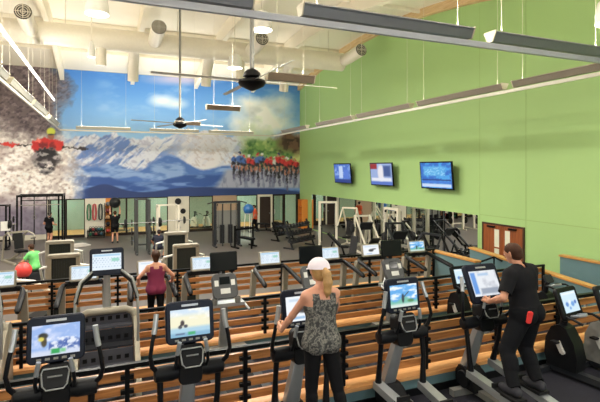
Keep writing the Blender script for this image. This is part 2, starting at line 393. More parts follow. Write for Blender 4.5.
# ------------------------------------------------------------------ the printed mural
def paint_mural(a, b):
    X = -9.0+a*(W-0.02+9.0); Z = 0.3+b*(9.86-0.3)
    t = X*SN+(YB-0.02)*CS; x = 300+F*(X*CS-(YB-0.02)*SN)/t; y = HOR-F*(Z-CZ)/t
    cv = Canvas(x, y); one = np.ones_like(x)
    n1 = fbm(x/22, y/22, 1, 5); n2 = fbm(x/9+7, y/9, 5, 4); n3 = fbm(x/5, y/4, 9, 4)
    # sky
    g = np.clip((y-70)/70, 0, 1)
    sky = [58+80*g, 122+62*g, 204+26*g]
    for k in range(3): cv.c[k] = sky[k]+0*one
    cv.mix(np.clip((x-185)/90, 0, 1)*np.clip((95-y)/25, 0, 1)*0.7, (40, 92, 178))
    cv.mix(np.clip(1-abs(x-125)/70, 0, 1)*np.clip((y-95)/40, 0, 1)*0.5, (150, 196, 232))
    cl = fbm(x/26+3, y/12, 21, 5)
    cv.mix((cl-0.52)*3*np.clip(1-abs(y-100)/50, 0, 1)*np.clip((x-80)/40, 0, 1)*0.5, (214, 228, 240))
    cv.ell(182, 79, 30, 5, (176, 178, 214), 1.2); cv.ell(163, 101, 11, 4.5, (222, 232, 242), 1.4); cv.ell(176, 104, 9, 4, (205, 222, 240), 1.4)
    # billowing cloud on the right
    for cx, cy, rx, ry in ((262, 112, 26, 16), (248, 104, 14, 10), (282, 108, 18, 16), (240, 122, 12, 9), (268, 126, 32, 9)):
        cv.mix((1.25-np.sqrt(((x-cx)/rx)**2+((y-cy)/ry)**2)+(n1-0.5)*1.6)*0.75, (236, 238, 238))
    cv.mix((fbm(x/14, y/10, 33, 4)-0.5)*2.5*np.clip(1-np.hypot((x-266)/36, (y-116)/22), 0, 1), (168, 176, 178))
    # far snow mountains
    ridge = 136+2*np.sin(x/5.0)-2*np.exp(-((x-118)/14)**2)-6*np.exp(-((x-206)/26)**2)+5*np.exp(-((x-148)/9)**2)+(fbm(x/7, x*0, 41, 5)-0.5)*13
    mnt = np.clip((y-ridge)/1.5, 0, 1)
    slope = 0.6*fbm(x/12+y/9, y/16-x/40, 51, 5)+0.4*fbm(x/4+y/4, y/9, 52, 4); sl2 = fbm(x/2.6-y/4, y/3, 57, 4)
    cv.mix(mnt, (212, 216, 232)); cv.mix(mnt*np.clip((slope-0.47)*9, 0, 1)*np.clip((196-x)/40, 0.25, 1)*0.9, (84, 118, 188)); cv.mix(mnt*np.clip((sl2-0.55)*7, 0, 1)*0.45, (146, 146, 178))
    cv.mix(mnt*np.clip((x-165)/40, 0, 1)*np.clip((235-x)/20, 0, 1)*0.65, (222, 216, 220)); cv.mix(mnt*np.clip((sl2-0.56)*6, 0, 1)*np.clip((x-165)/40, 0, 1)*0.45, (186, 170, 166))
    # blue shaded foothills and pale snow field
    h1 = 163+5*np.sin(x/17+1)-4*np.cos(x/9)+(n1-0.5)*8
    w1 = np.clip((y-h1)/2.0, 0, 1)*np.clip((x-66)/14, 0, 1)
    cv.mix(w1, (74, 112, 184)); cv.mix(w1*np.clip((fbm(x/16, y/5, 61, 4)-0.46)*5, 0, 1)*0.8, (150, 178, 222))
    h2 = 176+4*np.sin(x/24+2)+(n1-0.5)*8; w2 = np.clip((y-h2)/2, 0, 1)*np.clip((x-70)/16, 0, 1)
    cv.mix(w2, (48, 82, 154)); cv.mix(w2*np.clip((fbm(x/20, y/4, 71, 4)-0.5)*6, 0, 1)*0.7, (128, 160, 212))
    h3 = 189.5-5*np.exp(-((x-222)/26)**2)-2*np.sin(x/13)-4*np.exp(-((x-105)/14)**2); w3 = np.clip((y-h3)/1.2, 0, 1)*np.clip((x-76)/14, 0, 1)
    cv.mix(w3, (38, 58, 112))
    # right: trees, road
    cv.mix(np.clip(1.2-np.hypot((x-256)/20, (y-138)/16)+(n2-0.5)*1.2, 0, 1)*0.8, (186, 204, 168))
    tr = np.clip((y-(134+(n1-0.5)*22))/6, 0, 1)*np.clip((x-240-(n2-0.5)*14)/8, 0, 1)*np.clip((172-y)/6, 0, 1)
    cv.mix(tr, (122, 158, 92)); cv.mix(tr*np.clip((n3-0.5)*6, 0, 1), (70, 110, 66)); cv.mix(tr*np.clip((n2-0.56)*6, 0, 1), (196, 204, 140))
    tb = np.clip(1.3-np.hypot((x-290)/14, (y-143)/10)+(n2-0.5), 0, 1); cv.mix(tb*1.4, (112, 82, 66)); cv.mix(tb*np.clip((n3-0.5)*7, 0, 1), (60, 44, 40))
    rd = np.clip((y-168-(n2-0.5)*4)/4, 0, 1)*np.clip((x-222-(y-168)*-0.6-(n1-0.5)*10)/8, 0, 1)*np.clip((189-y)/2, 0, 1)
    cv.mix(rd, (160, 164, 186)); cv.mix(rd*np.clip((fbm(x/3, y/9, 81, 3)-0.5)*5, 0, 1)*0.7, (96, 104, 138))
    # left: dark rock wall above white water
    lw = np.clip((72+(n1-0.5)*44-(y-100)*0.12-x)/26, 0, 1)**0.8
    cv.mix(lw, (104, 92, 96)); cv.mix(lw*np.clip((fbm(x/4, y/2.2+x/9, 15, 5)-0.47)*6, 0, 1)*0.75, (66, 56, 66)); cv.mix(lw*np.clip((fbm(x/3+9, y/2, 16, 4)-0.55)*7, 0, 1)*0.55, (156, 142, 146))
    wt = np.clip((y-(116+x*0.22)-(n1-0.5)*40)/26, 0, 1)*np.clip((88+(n1-0.5)*30+(n2-0.5)*20-x)/22, 0, 1)
    st = fbm(x/3.2+y/14, y/2.4-x/16, 91, 5)
    cv.mix(wt, (222, 214, 210)); cv.mix(wt*np.clip((st-0.46)*5, 0, 1), (248, 244, 240)); cv.mix(wt*np.clip((0.44-st)*5, 0, 1)*0.8, (150, 132, 132)); cv.mix(wt*np.clip((fbm(x/14, y/8, 19, 3)-0.54)*5, 0, 1)*0.45, (128, 108, 108)); cv.mix(wt*np.clip((y-192)/10, 0, 1)*0.55, (110, 96, 112))
    cv.mix(np.clip((y-204)/8, 0, 1)*np.clip((60-x)/6, 0, 1)*0.5, (96, 92, 120))
    # kayaker
    x0_, y0_ = cv.x, cv.y; cv.x = x+(fbm(x/2.5, y/2.5, 101, 3)-0.5)*5; cv.y = y+(fbm(x/2.5, y/2.5, 105, 3)-0.5)*5
    cv.seg(-6, 144.5, 30, 145.5, 0.7, (36, 30, 32)); cv.seg(60, 147, 87, 149, 0.7, (36, 30, 32)); cv.ell(9, 144.5, 9.5, 1.9, (206, 52, 46)); cv.ell(80, 148.5, 6, 1.3, (60, 52, 60))
    cv.ell(47, 160, 13, 9, (46, 40, 46), 0.5); cv.ell(47, 168, 7, 6, (44, 40, 48), 0.5); cv.ell(46, 143, 12, 5, (198, 46, 44), 0.4); cv.ell(36, 146, 5, 5.5, (190, 40, 40), 0.4); cv.ell(58, 145, 5.5, 5.5, (206, 54, 50), 0.4)
    cv.ell(43, 145, 4, 2.4, (120, 28, 34), 0.6); cv.ell(53, 146, 3, 3, (130, 32, 36), 0.6); cv.ell(38, 141, 3, 1.6, (232, 110, 100), 0.7)
    cv.ell(46, 153, 11, 5, (30, 28, 34), 0.4); cv.ell(44, 154, 5, 1.5, (150, 146, 150), 0.5); cv.ell(36, 156, 3, 3, (150, 140, 146), 0.6); cv.ell(56, 157, 3, 2, (170, 162, 166), 0.6); cv.ell(49, 163, 3, 2.4, (178, 170, 174), 0.6); cv.ell(42, 164, 2, 2, (96, 88, 96), 0.6)
    cv.x, cv.y = x0_, y0_
    cv.ell(51, 136, 3.2, 3.4, (150, 92, 72), 0.4); cv.ell(51, 131.5, 4.3, 3.8, (196, 206, 74), 0.35); cv.ell(51, 134.5, 3.0, 0.9, (70, 60, 50), 0.5)
    sp = np.clip((st-0.52)*8, 0, 1)*np.clip((y-158)/6, 0, 1)*np.clip((174-y)/6, 0, 1)*np.clip(1-abs(x-46)/20, 0, 1); cv.mix(sp, (236, 230, 226))
    # riders: jerseys, helmets, limbs, wheels and their wet reflections
    R = random.Random(5)
    riders = [(234,158,'b'),(240,157,'b'),(244,160,'b'),(249,159,'r'),(253,161,'r'),(258,158,'b'),(262,157,'b'),(267,160,'r'),(271,161,'r'),(275,161,'w'),(279,158,'r'),(283,160,'r'),(287,162,'r'),(291,161,'r'),(296,163,'r')]
    jc = {'b': (70, 104, 176), 'r': (196, 52, 58), 'w': (206, 200, 204)}
    x0_, y0_ = cv.x, cv.y; cv.x = x+(fbm(x/1.6, y/1.6, 111, 3)-0.5)*3; cv.y = y+(fbm(x/1.6, y/1.6, 115, 3)-0.5)*3.5
    band = np.clip((y-164)/3, 0, 1)*np.clip((178-y)/4, 0, 1)*np.clip((x-231)/3, 0, 1); cv.mix(band*np.clip((fbm(x/1.3, y/4, 121, 3)-0.44)*7, 0, 1)*0.8, (70, 62, 80))
    for i, (cx, cy, j) in enumerate(riders):
        s = 1.1 if i in (1, 5, 10, 12) else 0.85
        cv.seg(cx, cy+14*s, cx+R.uniform(-1, 1), cy+25*s, 1.0, (92, 92, 124), 1.2)
        cv.ell(cx, cy+14*s, 0.9, 5*s, (34, 34, 44), 0.6); cv.ell(cx-1.8, cy+9*s, 0.9, 3.2*s, (176, 120, 100), 0.6); cv.ell(cx+1.8, cy+9.5*s, 0.9, 3.2*s, (140, 92, 80), 0.6)
        cv.ell(cx, cy+5.5*s, 2.6*s, 2.4*s, (38, 36, 50), 0.5); cv.ell(cx, cy+1.5*s, 3.5*s, 3.0*s, jc[j], 0.5); cv.ell(cx+1.5, cy+2.2*s, 1.2, 1.6*s, tuple(int(v*0.6) for v in jc[j]), 0.6)
        cv.ell(cx+R.uniform(-1, 1), cy-2.6*s, 1.4*s, 1.5*s, (190, 140, 118), 0.5); cv.ell(cx, cy-3.9*s, 1.6*s, 1.2*s, [(214, 212, 216), (60, 70, 110), (190, 60, 60)][i % 3], 0.5)
    cv.x, cv.y = x0_, y0_
    return np.clip(cv.c*1.08+3, 0, 255)
mu = printed('mural', (-9.0, YB-0.02, 0.3), (W-0.02+9.0, 0, 0), (0, 0, 9.56), 640, 270, paint_mural, colmat('mural_print', rough=0.55))
tag(mu, 'huge wall mural of snowy mountains, a red kayaker in white water and racing cyclists', 'mural')
# the print stops above the studio glazing: cut the part of the sheet in front of it
bm = bmesh.new(); bm.from_mesh(mu.data)
bmesh.ops.delete(bm, geom=[f for f in bm.faces if f.calc_center_median().z < H and f.calc_center_median().x > xg0-0.02], context='FACES')
ret = bmesh.ops.extrude_face_region(bm, geom=bm.faces[:])
bmesh.ops.translate(bm, vec=(0, 0.012, 0), verts=[g for g in ret['geom'] if isinstance(g, bmesh.types.BMVert)])
bm.to_mesh(mu.data); bm.free()
# ================================================================== OVERHEAD: duct, lamps, fixtures, fans
YD, ZD, RD = 21.3, 9.55, 0.46
du = thing('air_duct', 'long cream round air duct running below the curved ceiling', 'duct', (0, YD, ZD))
pts = [(-12.6, 0, 0), (-5, 0, 0), (2, 0, 0), (8, 0, 0), (11.3, 0, 0)]
MB().tube(pts, RD, 28).build('main_pipe', CRM, du)
cr = MB()
for x in (-7.4, -4.2, 0.9, 4.0, 7.9): cr.tube([(x-0.04, 0, 0), (x+0.04, 0, 0)], RD+0.02, 28)
each(cr, 'joint_collar', CRM, du)
GRILL = mat('grille_dark', (70, 66, 60), 0.6)
for px, gx in ((23, -2.71), (159, 1.98), (262, 6.27), (361, 11.2)):
    nz = MB().tube([(gx, 0.1, 0.0), (gx, -0.9, 0.03), (gx, -2.1, 0.15)], 0.29, 22).build('nozzle', CRM, du)
    MB().disc((gx, -2.1, 0.15), (0, -1, 0.09), 0.285, 0.05, 22).build('grille', GRILL, nz)
    vn = MB()
    for r_ in (0.08, 0.16, 0.23): vn.tube([(gx+r_*math.cos(2*PI*k/20), -2.14, 0.155+r_*math.sin(2*PI*k/20)) for k in range(20)], 0.011, 6, True)
    vn.bar((gx-0.26, -2.14, 0.155), (gx+0.26, -2.14, 0.155), 0.02, 0.02).bar((gx, -2.14, -0.1), (gx, -2.14, 0.41), 0.02, 0.02)
    vn.build('vane', CRM, nz)
for gx, zb in ((-0.15, 8.4), (5.87, 8.15)):
    MB().tube([(gx, 0, -0.2), (gx, 0, zb-ZD)], 0.21, 20).build('drop_pipe', CRM, du)
for gx in (1.2, 4.6, 8.7):
    MB().tube([(gx, 0.2, -0.1), (gx, 0.9, -0.25), (gx, 1.5, -0.75), (gx, 1.7, -1.4)], 0.24, 18).build('rear_pipe', CRM, du)
hg = MB()
for x in (-10, -6, -1.5, 3, 7, 10.5): hg.cyl((x, 0, RD-0.02), (x, 0, deckz(YD)-ZD-0.001), 0.02, n=6)
each(hg, 'hanger', CRM, du)

# round drum lamps
LENS = mat('lamp_lens', (255, 246, 226), 0.4, emit=5.0)
def light(nm, kind, loc, power, color=(1, 0.95, 0.86), size=0.5, sy=None, rot=(0, 0, 0), spread=None):
    l = bpy.data.lights.new(nm, kind); l.energy = power; l.color = color
    if kind == 'AREA':
        l.shape = 'RECTANGLE' if sy else 'DISK'; l.size = size
        if sy: l.size_y = sy
        if spread: l.spread = spread
    o = bpy.data.objects.new(nm, l); COL.objects.link(o); o.location = loc; o.rotation_euler = rot; return o
def drum(px, py, lab, P=None, r=0.31, group=None):
    z = P.z if P else 8.3; p = P or atZ(px, py, z)
    t = thing('drum_lamp', lab, 'lamp', (p.x, p.y, z), 0, group)
    MB().lathe([(r, 0.0), (r*0.98, 0.2), (r*0.82, 0.46), (r*0.5, 0.56), (0.05, 0.6)], n=28).build('shade', WHT, t)
    MB().lathe([(r*0.97, -0.012), (r*0.97, 0.0)], n=28).build('lens', LENS, t)
    MB().cyl((0, 0, 0.6), (0, 0, deckz(p.y)-z-0.01), 0.018, n=8).build('rod', CRM, t)
    light('drum_lamp_bulb', 'AREA', (p.x, p.y, z-0.03), LP_DRUM*(0.16 if p.y < 8 else 1), size=2*r*0.95)
drum(97, 14, 'round white drum lamp lit above the left half of the mural')
drum(262, 30, 'round white drum lamp lit just behind the nearer ceiling fan rod')
drum(235, 68, 'small far drum lamp lit below the air duct, above the cloud')
drum(91.5, 57, 'smallest farthest drum lamp hanging behind the drop pipe', None, 0.13)
for x in (-5.5, -0.5, 5, 10):  # unseen lamps above and behind the camera, added for fill light
    for y, z in ((-0.6, 5.0), (2.4, 6.2), (6.6, 7.2)): drum(0, 0, 'round white drum lamp, unseen, added to light the cardio tiers', Vector((x, y, z)), group='added drum lamps over the cardio tiers')

for x, y in ((-6.5, 14), (-6.5, 19.5), (-8.3, 25.5)): drum(0, 0, 'round white drum lamp, unseen, added to light the left side of the floor', Vector((x-1.5, y, 8.3)), group='added drum lamps over the left side')  # more unseen lamps, added to brighten the hall from the left
# linear pendant fixtures in a rectangle
LIN = mat('fixture_grey', (126, 128, 136), 0.35, 0.2); LINL = mat('fixture_pale', (206, 202, 188), 0.4, 0.1); RACE = mat('raceway_steel', (196, 200, 214), 0.35, 0.1)
ENDC = mat('endcap_cream', (216, 208, 186), 0.45)
UPL = mat('uplight_lens', (255, 244, 220), 0.4, emit=6.0)
ZL = 6.1
WARMG = mat('fixture_warm_grey', (150, 142, 130), 0.4, 0.1)
def fixture(a, b, lab, body, group, power, z=ZL, cables=True):
    a, b = Vector((*a, z)), Vector((*b, z)); L = (b-a).length; ang = math.atan2(b.y-a.y, b.x-a.x)
    t = thing('linear_pendant', lab, 'light fixture', a, ang, group)
    prof = [(-0.05, 0.05), (0.05, 0.05), (0.10, 0.16), (0.12, 0.185), (0.11, 0.205), (-0.11, 0.205), (-0.12, 0.185), (-0.10, 0.16)]
    MB().prism(prof, 'X', 0.02, L-0.02).build('housing', body, t, False)
    e = MB(); pe = [(q[0]*1.12, 0.13+(q[1]-0.13)*1.12) for q in prof]
    e.prism(pe, 'X', 0.0, 0.02).prism(pe, 'X', L-0.02, L); each(e, 'end_cap', ENDC, t, False)
    MB().box(0.05, -0.08, 0.2055, L-0.05, 0.08, 0.21).build('uplight_lens', UPL, t, False)
    if cables:
        c = MB()
        for s in (0.25, L-0.25):
            w = t.matrix_basis @ Vector((s, 0, 0)) if False else Vector((a.x+math.cos(ang)*s, a.y+math.sin(ang)*s, 0))
            c.cyl((s, 0, 0.21), (s, 0, deckz(w.y)-z-0.005), 0.0035, n=5)
        each(c, 'cable', CRM, t)
    m = (a+b)/2
    light('linear_pendant_tube', 'AREA', (m.x, m.y, z+0.23), power, size=L*0.9, sy=0.12, rot=(PI, 0, -ang))
    return t
def raceway(a, b, lab, m, w=0.05, h=0.08, z=ZL):
    mb = MB().bar((*a, z-0.02), (*b, z-0.02), w, h)
    return tag(mb.build('raceway', m, None, False), lab, 'light rail')
YN, YF, XLf, XRf = 5.77, 27.1, -2.17, 9.6
raceway((XLf-0.6, YN), (XRf+0.2, YN), 'long steel light rail crossing the top of the view', RACE, 0.06, 0.09)
raceway((XLf, YN+0.1), (XLf, YF-0.05), 'pale light rail running away along the left side', LINL)
raceway((XRf, YN+0.1), (XRf, YF-0.05), 'pale light rail running away along the green wall', LINL)
raceway((XLf, YF), (XRf, YF), 'thin pale light rail across the middle of the mural', LINL)
for x0, x1, lb in ((-1.0, 1.76, 'left'), (2.42, 5.35, 'middle'), (5.76, 8.55, 'right')):
    fixture((x0, YN), (x1, YN), 'grey linear light on the steel rail nearest the ceiling front, the %s one' % lb, LIN, 'near row of linear lights', LP_LIN)
ys_ = [6.3, 9.1, 13.1, 17.1, 21.9]
for i, y in enumerate(ys_):
    ln = 2.5 if i == 0 else 3.6
    fixture((XRf, y), (XRf, y+ln), 'pale linear light beside the green wall, %s from the front' % ORD[i], WARMG, 'linear lights along the green wall', LP_LIN*0.15)
    fixture((XLf, y), (XLf, y+ln), 'pale linear light on the left rail before the rock wall, %s from the front' % ORD[i], LINL, 'linear lights on the left rail', LP_LIN)
for i, x in enumerate((-1.4, 2.3, 5.6)):
    fixture((x, YF), (x+2.7, YF), 'thin far linear light across the mural, %s from the kayaker' % ORD[i], LINL, 'far row of linear lights', LP_LIN)
for px, py, lb in ((292, 81, 'short pendant light with brown underside beside the nearer fan'), (224, 110, 'short pendant light hanging before the blue mural sky'), (188, 125, 'short pendant light hanging next to the farther fan hub')):
    p = atZ(px, py, 5.95)
    fixture((p.x-0.55, p.y+0.1), (p.x+0.55, p.y+0.1), lb, mat('fixture_brown', (128, 112, 96), 0.4), 'short pendant lights', LP_LIN*0.25, 5.9)
# a bright bare tube line on the left
a = Vector((-2.28, 8.3, 7.43)); b = Vector((-2.28, 25.5, 7.43))
tl = thing('tube_light', 'thin bright white tube light slanting across the upper left corner', 'tube light', (0, 0, 0))
MB().bar(a, b, 0.07, 0.05).build('channel', WHT, tl, False)
MB().bar(a-Vector((0, 0, 0.04)), b-Vector((0, 0, 0.04)), 0.045, 0.028).build('tube', mat('tube_glow', (255, 252, 244), 0.4, emit=2.2), tl, False)
c = MB()
for y in (9.0, 13.0, 17.0, 20.2, 24.6): c.cyl((-2.28, y, 7.45), (-2.28, y, arch(y)-0.352), 0.004, n=5)
each(c, 'cable', CRM, tl)

# two big ceiling fans
BLADE = mat('fan_blade_white', (236, 236, 232), 0.5)
def fan(px, py, lab, rot, m):
    z = 6.0; p = atZ(px, py, z)
    t = thing('ceiling_fan', lab, 'ceiling fan', (p.x, p.y, z))
    MB().cyl((0, 0, 0.15), (0, 0, deckz(p.y)-z-0.01), 0.05, n=10).build('rod', GRY, t)
    MB().lathe([(0.04, 0.30), (0.12, 0.26), (0.18, 0.2), (0.2, 0.12), (0.12, 0.08), (0.28, 0.04), (0.31, -0.02), (0.26, -0.09), (0.14, -0.15), (0.05, -0.19), (0.0001, -0.2)], n=28).build('hub', BLK, t)
    for k in range(4):
        a = rot+2*PI*k/4; ca, sa = math.cos(a), math.sin(a); mb = MB()
        prof = [(-0.045, -0.010), (-0.015, 0.004), (0.03, 0.006), (0.05, 0.0), (0.02, -0.005), (-0.015, -0.008)]
        vs = []; fs = []
        for r_ in (0.22, 0.9, 1.6, 2.15):
            tl_ = 0.20
            for q in prof:
                y_, z_ = q[0], q[1]+0.03+q[0]*tl_
                vs.append((r_*ca-y_*sa, r_*sa+y_*ca, z_))
        for i in range(3):
            for j in range(6): fs.append((i*6+j, i*6+(j+1) % 6, (i+1)*6+(j+1) % 6, (i+1)*6+j))
        fs += [tuple(range(6)), tuple(range(23, 17, -1))]
        mb.add(vs, fs); mb.build('blade', m, t, False)
fan(252, 82, 'large ceiling fan with dark hub and long pale blades, the nearer one', 0.05, BLADE)
fan(180, 124, 'farther ceiling fan whose pale blades hang before the mural clouds', 0.35, BLADE)

# wall televisions on brackets
def tvpaint(kind):
    def f(a, b):
        cv = Canvas(a, 1-b); n_ = fbm(a*9, b*9, 3+kind, 4)
        if kind == 0:
            cv.mix(a*0+1, (70, 108, 190)); cv.mix((n_-0.5)*6, (140, 170, 226)); cv.rect(0.3, 0.1, 0.55, 0.75, (190, 206, 236), 0.05); cv.rect(0.62, 0.3, 0.9, 0.9, (84, 120, 206), 0.08); cv.rect(0, 0.82, 1, 1, (40, 60, 130), 0.02)
        elif kind == 1:
            cv.mix(a*0+1, (150, 170, 214)); cv.rect(0, 0, 0.32, 0.25, (150, 40, 46), 0.04); cv.ell(0.5, 0.45, 0.15, 0.4, (226, 222, 228), 0.4); cv.rect(0.62, 0.1, 0.95, 0.6, (60, 84, 140), 0.08); cv.rect(0.04, 0.68, 0.96, 0.82, (224, 226, 236), 0.03); cv.rect(0.0, 0.86, 1, 1, (80, 110, 190), 0.02)
        else:
            cv.mix(a*0+1, (36, 100, 190)); cv.mix((n_-0.45)*5, (70, 160, 226)); cv.rect(0.1, 0.14, 0.8, 0.52, (84, 168, 222), 0.1); cv.mix((fbm(a*20, b*30, 8, 3)-0.55)*8*(a > 0.1)*(a < 0.8)*(1-b > 0.16)*(1-b < 0.5), (150, 206, 240))
            cv.rect(0.02, 0.66, 0.98, 0.7, (18, 46, 120), 0.02); cv.rect(0.02, 0.73, 0.98, 0.80, (60, 120, 210), 0.02); cv.rect(0.02, 0.84, 0.98, 0.96, (196, 214, 240), 0.02)
        return cv.c
    return f
for i, (p0, p1) in enumerate(((334, 351), (370, 393), (420, 453))):
    xa = W-0.36; ya, yb = YatX(p1, xa), YatX(p0, xa); yc = (ya+yb)/2; w_ = (yb-ya)*0.97; h_ = 1.12
    lab = ['blue lit wall television nearest the mural corner', 'middle wall television showing a news picture with red square', 'nearest and largest-looking wall television with bright blue picture'][i]
    t = thing('television', lab, 'television', (xa, yc, 3.80), 0, 'televisions on the green wall')
    t.rotation_euler = (0, math.radians(-5), 0)
    MB().cbox((0.03, 0, 0), (0.06, w_, h_)).build('bezel', BLK, t, False)
    MB().cbox((0.10, 0, 0), (0.08, w_*0.7, h_*0.7)).build('back_shell', BLK, t, False)
    printed('screen', (-0.004, w_/2-0.05, -h_/2+0.05), (0, -w_+0.1, 0), (0, 0, h_-0.1), 64, 40, tvpaint(i), colmat('screen_glow', 0.66), t)
    MB().bar((0.12, 0, 0), (0.35, 0, 0), 0.2, 0.1).build('bracket', BLKM, t, False)
# ================================================================== RAILINGS on the tier edges
def railing(lab, Y, zrail, zled, x1, xphase, sp=1.365):
    t = thing('slatted_railing', lab, 'railing', (0, Y, zled))
    h = zrail-zled; x0 = XL
    MB().box(x0, -0.035, h-0.035, x1, 0.025, h+0.012).build('top_rail', BLKM, t, False)
    for k, d in enumerate((0.085, 0.245, 0.405, 0.565)):
        MB().box(x0, 0.022, h-d-0.10, x1, 0.062, h-d).build('board', BOARD, t, False)
    MB().box(x0, -0.13, -0.05, x1, 0.15, 0.0).build('ledge', LEDGE, t, False)
    x = xphase
    while x > -5.2: x -= sp
    while x < x1-0.1:
        mb = MB().box(x-0.025, -0.03, 0, x+0.025, 0.02, h-0.035)
        for d in (0.085, 0.245, 0.405, 0.565): mb.box(x-0.07, -0.028, h-d-0.075, x+0.07, 0.0215, h-d-0.03)
        mb.build('post', BLKM, t, False); x += sp
    MB().box(x1-0.06, -0.03, 0, x1, 0.02, h-0.035).build('post', BLKM, t, False)
railing('front slatted timber railing with black top rail, just beyond the nearest machines', Y1, 1.92, 1.20, 10.38, 1.577, 1.35)
railing('middle slatted timber railing between the stepper row and the treadmill row', Y2, 1.62, 0.90, 10.38, 2.86)
railing('back slatted timber railing bordering the big gym floor', Y3, 1.60, 0.75, 9.42, -1.09)

# ================================================================== console pictures
def scr(kind):
    def f(a, b):
        y = 1-b; cv = Canvas(a, y); n_ = fbm(a*6, y*6, kind*7+2, 4); n2 = fbm(a*14, y*10, kind*5+1, 3); one = a*0+1
        if kind == 0:      # snowy peaks with a dark skier
            cv.mix(one, (150, 180, 232)); cv.mix((n_-0.45)*4, (206, 216, 244))
            cv.mix((y-0.55+0.35*np.maximum(0, 0.3-abs(a-0.78)))*12*(a > 0.35), (70, 100, 170)); cv.mix((n2-0.5)*7*(y > 0.45)*(a > 0.3), (226, 232, 246)); cv.mix((y-0.78)*9, (206, 214, 234))
            cv.ell(0.23, 0.35, 0.10, 0.10, (44, 46, 40), 0.4); cv.ell(0.25, 0.55, 0.06, 0.16, (70, 62, 44), 0.4); cv.ell(0.19, 0.45, 0.06, 0.07, (220, 206, 90), 0.5); cv.rect(0.4, 0.80, 0.58, 0.96, (40, 160, 84), 0.04); cv.rect(0.6, 0.82, 0.7, 0.93, (120, 200, 140), 0.04)
        elif kind == 1:    # pale road with a cyclist
            cv.mix(one, (240, 236, 206)); cv.mix((0.3-y)*6, (206, 224, 240)); cv.mix((n_-0.5)*4*(y < 0.4), (246, 246, 240)); cv.mix((y-0.62)*10, (170, 206, 226)); cv.mix((y-0.82)*14, (130, 176, 206))
            cv.seg(0.25, 0.58, 0.33, 0.5, 0.025, (50, 44, 50)); cv.ell(0.3, 0.5, 0.05, 0.1, (60, 50, 56), 0.5); cv.ell(0.24, 0.64, 0.05, 0.06, (66, 70, 84), 0.5); cv.ell(0.38, 0.62, 0.05, 0.06, (66, 70, 84), 0.5); cv.rect(0.44, 0.84, 0.62, 0.95, (64, 170, 110), 0.04); cv.rect(0.12, 0.86, 0.35, 0.92, (90, 110, 140), 0.03)
        elif kind == 2:    # sky, cloud, trees
            cv.mix(one, (96, 170, 232)); cv.mix((fbm(a*4, y*7, 9, 4)-0.45)*6*(y < 0.65), (236, 244, 250)); cv.mix((y-0.6-0.1*np.sin(a*9))*9, (120, 190, 170)); cv.mix((y-0.8)*9, (210, 226, 220)); cv.ell(0.46, 0.62, 0.05, 0.2, (50, 62, 70), 0.4); cv.seg(0.46, 0.6, 0.68, 0.35, 0.02, (60, 70, 76)); cv.ell(0.75, 0.75, 0.12, 0.07, (80, 140, 90), 0.5)
        elif kind == 3:    # white page, dark figure
            cv.mix(one, (236, 240, 246)); cv.ell(0.5, 0.55, 0.16, 0.14, (70, 70, 74), 0.5); cv.ell(0.7, 0.42, 0.13, 0.07, (90, 90, 96), 0.5); cv.rect(0.1, 0.1, 0.9, 0.2, (196, 214, 232), 0.05); cv.rect(0.2, 0.82, 0.55, 0.92, (150, 186, 220), 0.04)
        elif kind == 4:    # pale table of figures
            cv.mix(one, (224, 236, 246)); cv.rect(0.04, 0.04, 0.96, 0.16, (170, 206, 232), 0.03)
            for k in range(5): cv.mix((np.sin(a*60+k*3)+fbm(a*30, y*2+k, 4, 2)*2-0.9)*0.6*(abs(y-0.28-k*0.13) < 0.025), (110, 140, 176))
            cv.rect(0.66, 0.3, 0.92, 0.5, (150, 206, 190), 0.05)
        elif kind == 5:    # white with blue panels at the left
            cv.mix(one, (226, 230, 236)); cv.rect(0.03, 0.06, 0.2, 0.9, (96, 150, 222), 0.05); cv.mix((n_-0.5)*5*(a > 0.25), (196, 200, 210)); cv.rect(0.28, 0.7, 0.92, 0.92, (150, 160, 176), 0.06); cv.rect(0.3, 0.1, 0.7, 0.2, (170, 196, 226), 0.05)
        else:              # bike page: pale cyan with blue blobs
            cv.mix(one, (206, 230, 244))
            for x_, y_, r_, c_ in ((0.25, 0.6, 0.10, (96, 140, 206)), (0.45, 0.5, 0.08, (236, 240, 246)), (0.62, 0.62, 0.11, (110, 160, 222)), (0.82, 0.55, 0.08, (84, 120, 196)), (0.4, 0.8, 0.07, (126, 170, 226))): cv.ell(x_, y_, r_, r_*1.1, c_, 0.5)
            cv.rect(0.05, 0.05, 0.95, 0.14, (236, 242, 248), 0.04)
        return cv.c
    return f
SCR = colmat('console_glow', 0.66)
def panel_screen(parent, c, w, h, tilt, kind, nu=48, nv=34, off=0.003, name='screen'):
    # printed() sheet on the user-facing side (-y) of a panel centred at c and leaning back by tilt
    M = Euler((-tilt, 0, 0)).to_matrix(); c = Vector(c)
    O = c+M@Vector((-w/2, -off, -h/2))
    return printed(name, O, M@Vector((w, 0, 0)), M@Vector((0, 0, h)), nu, nv, scr(kind), SCR, parent)

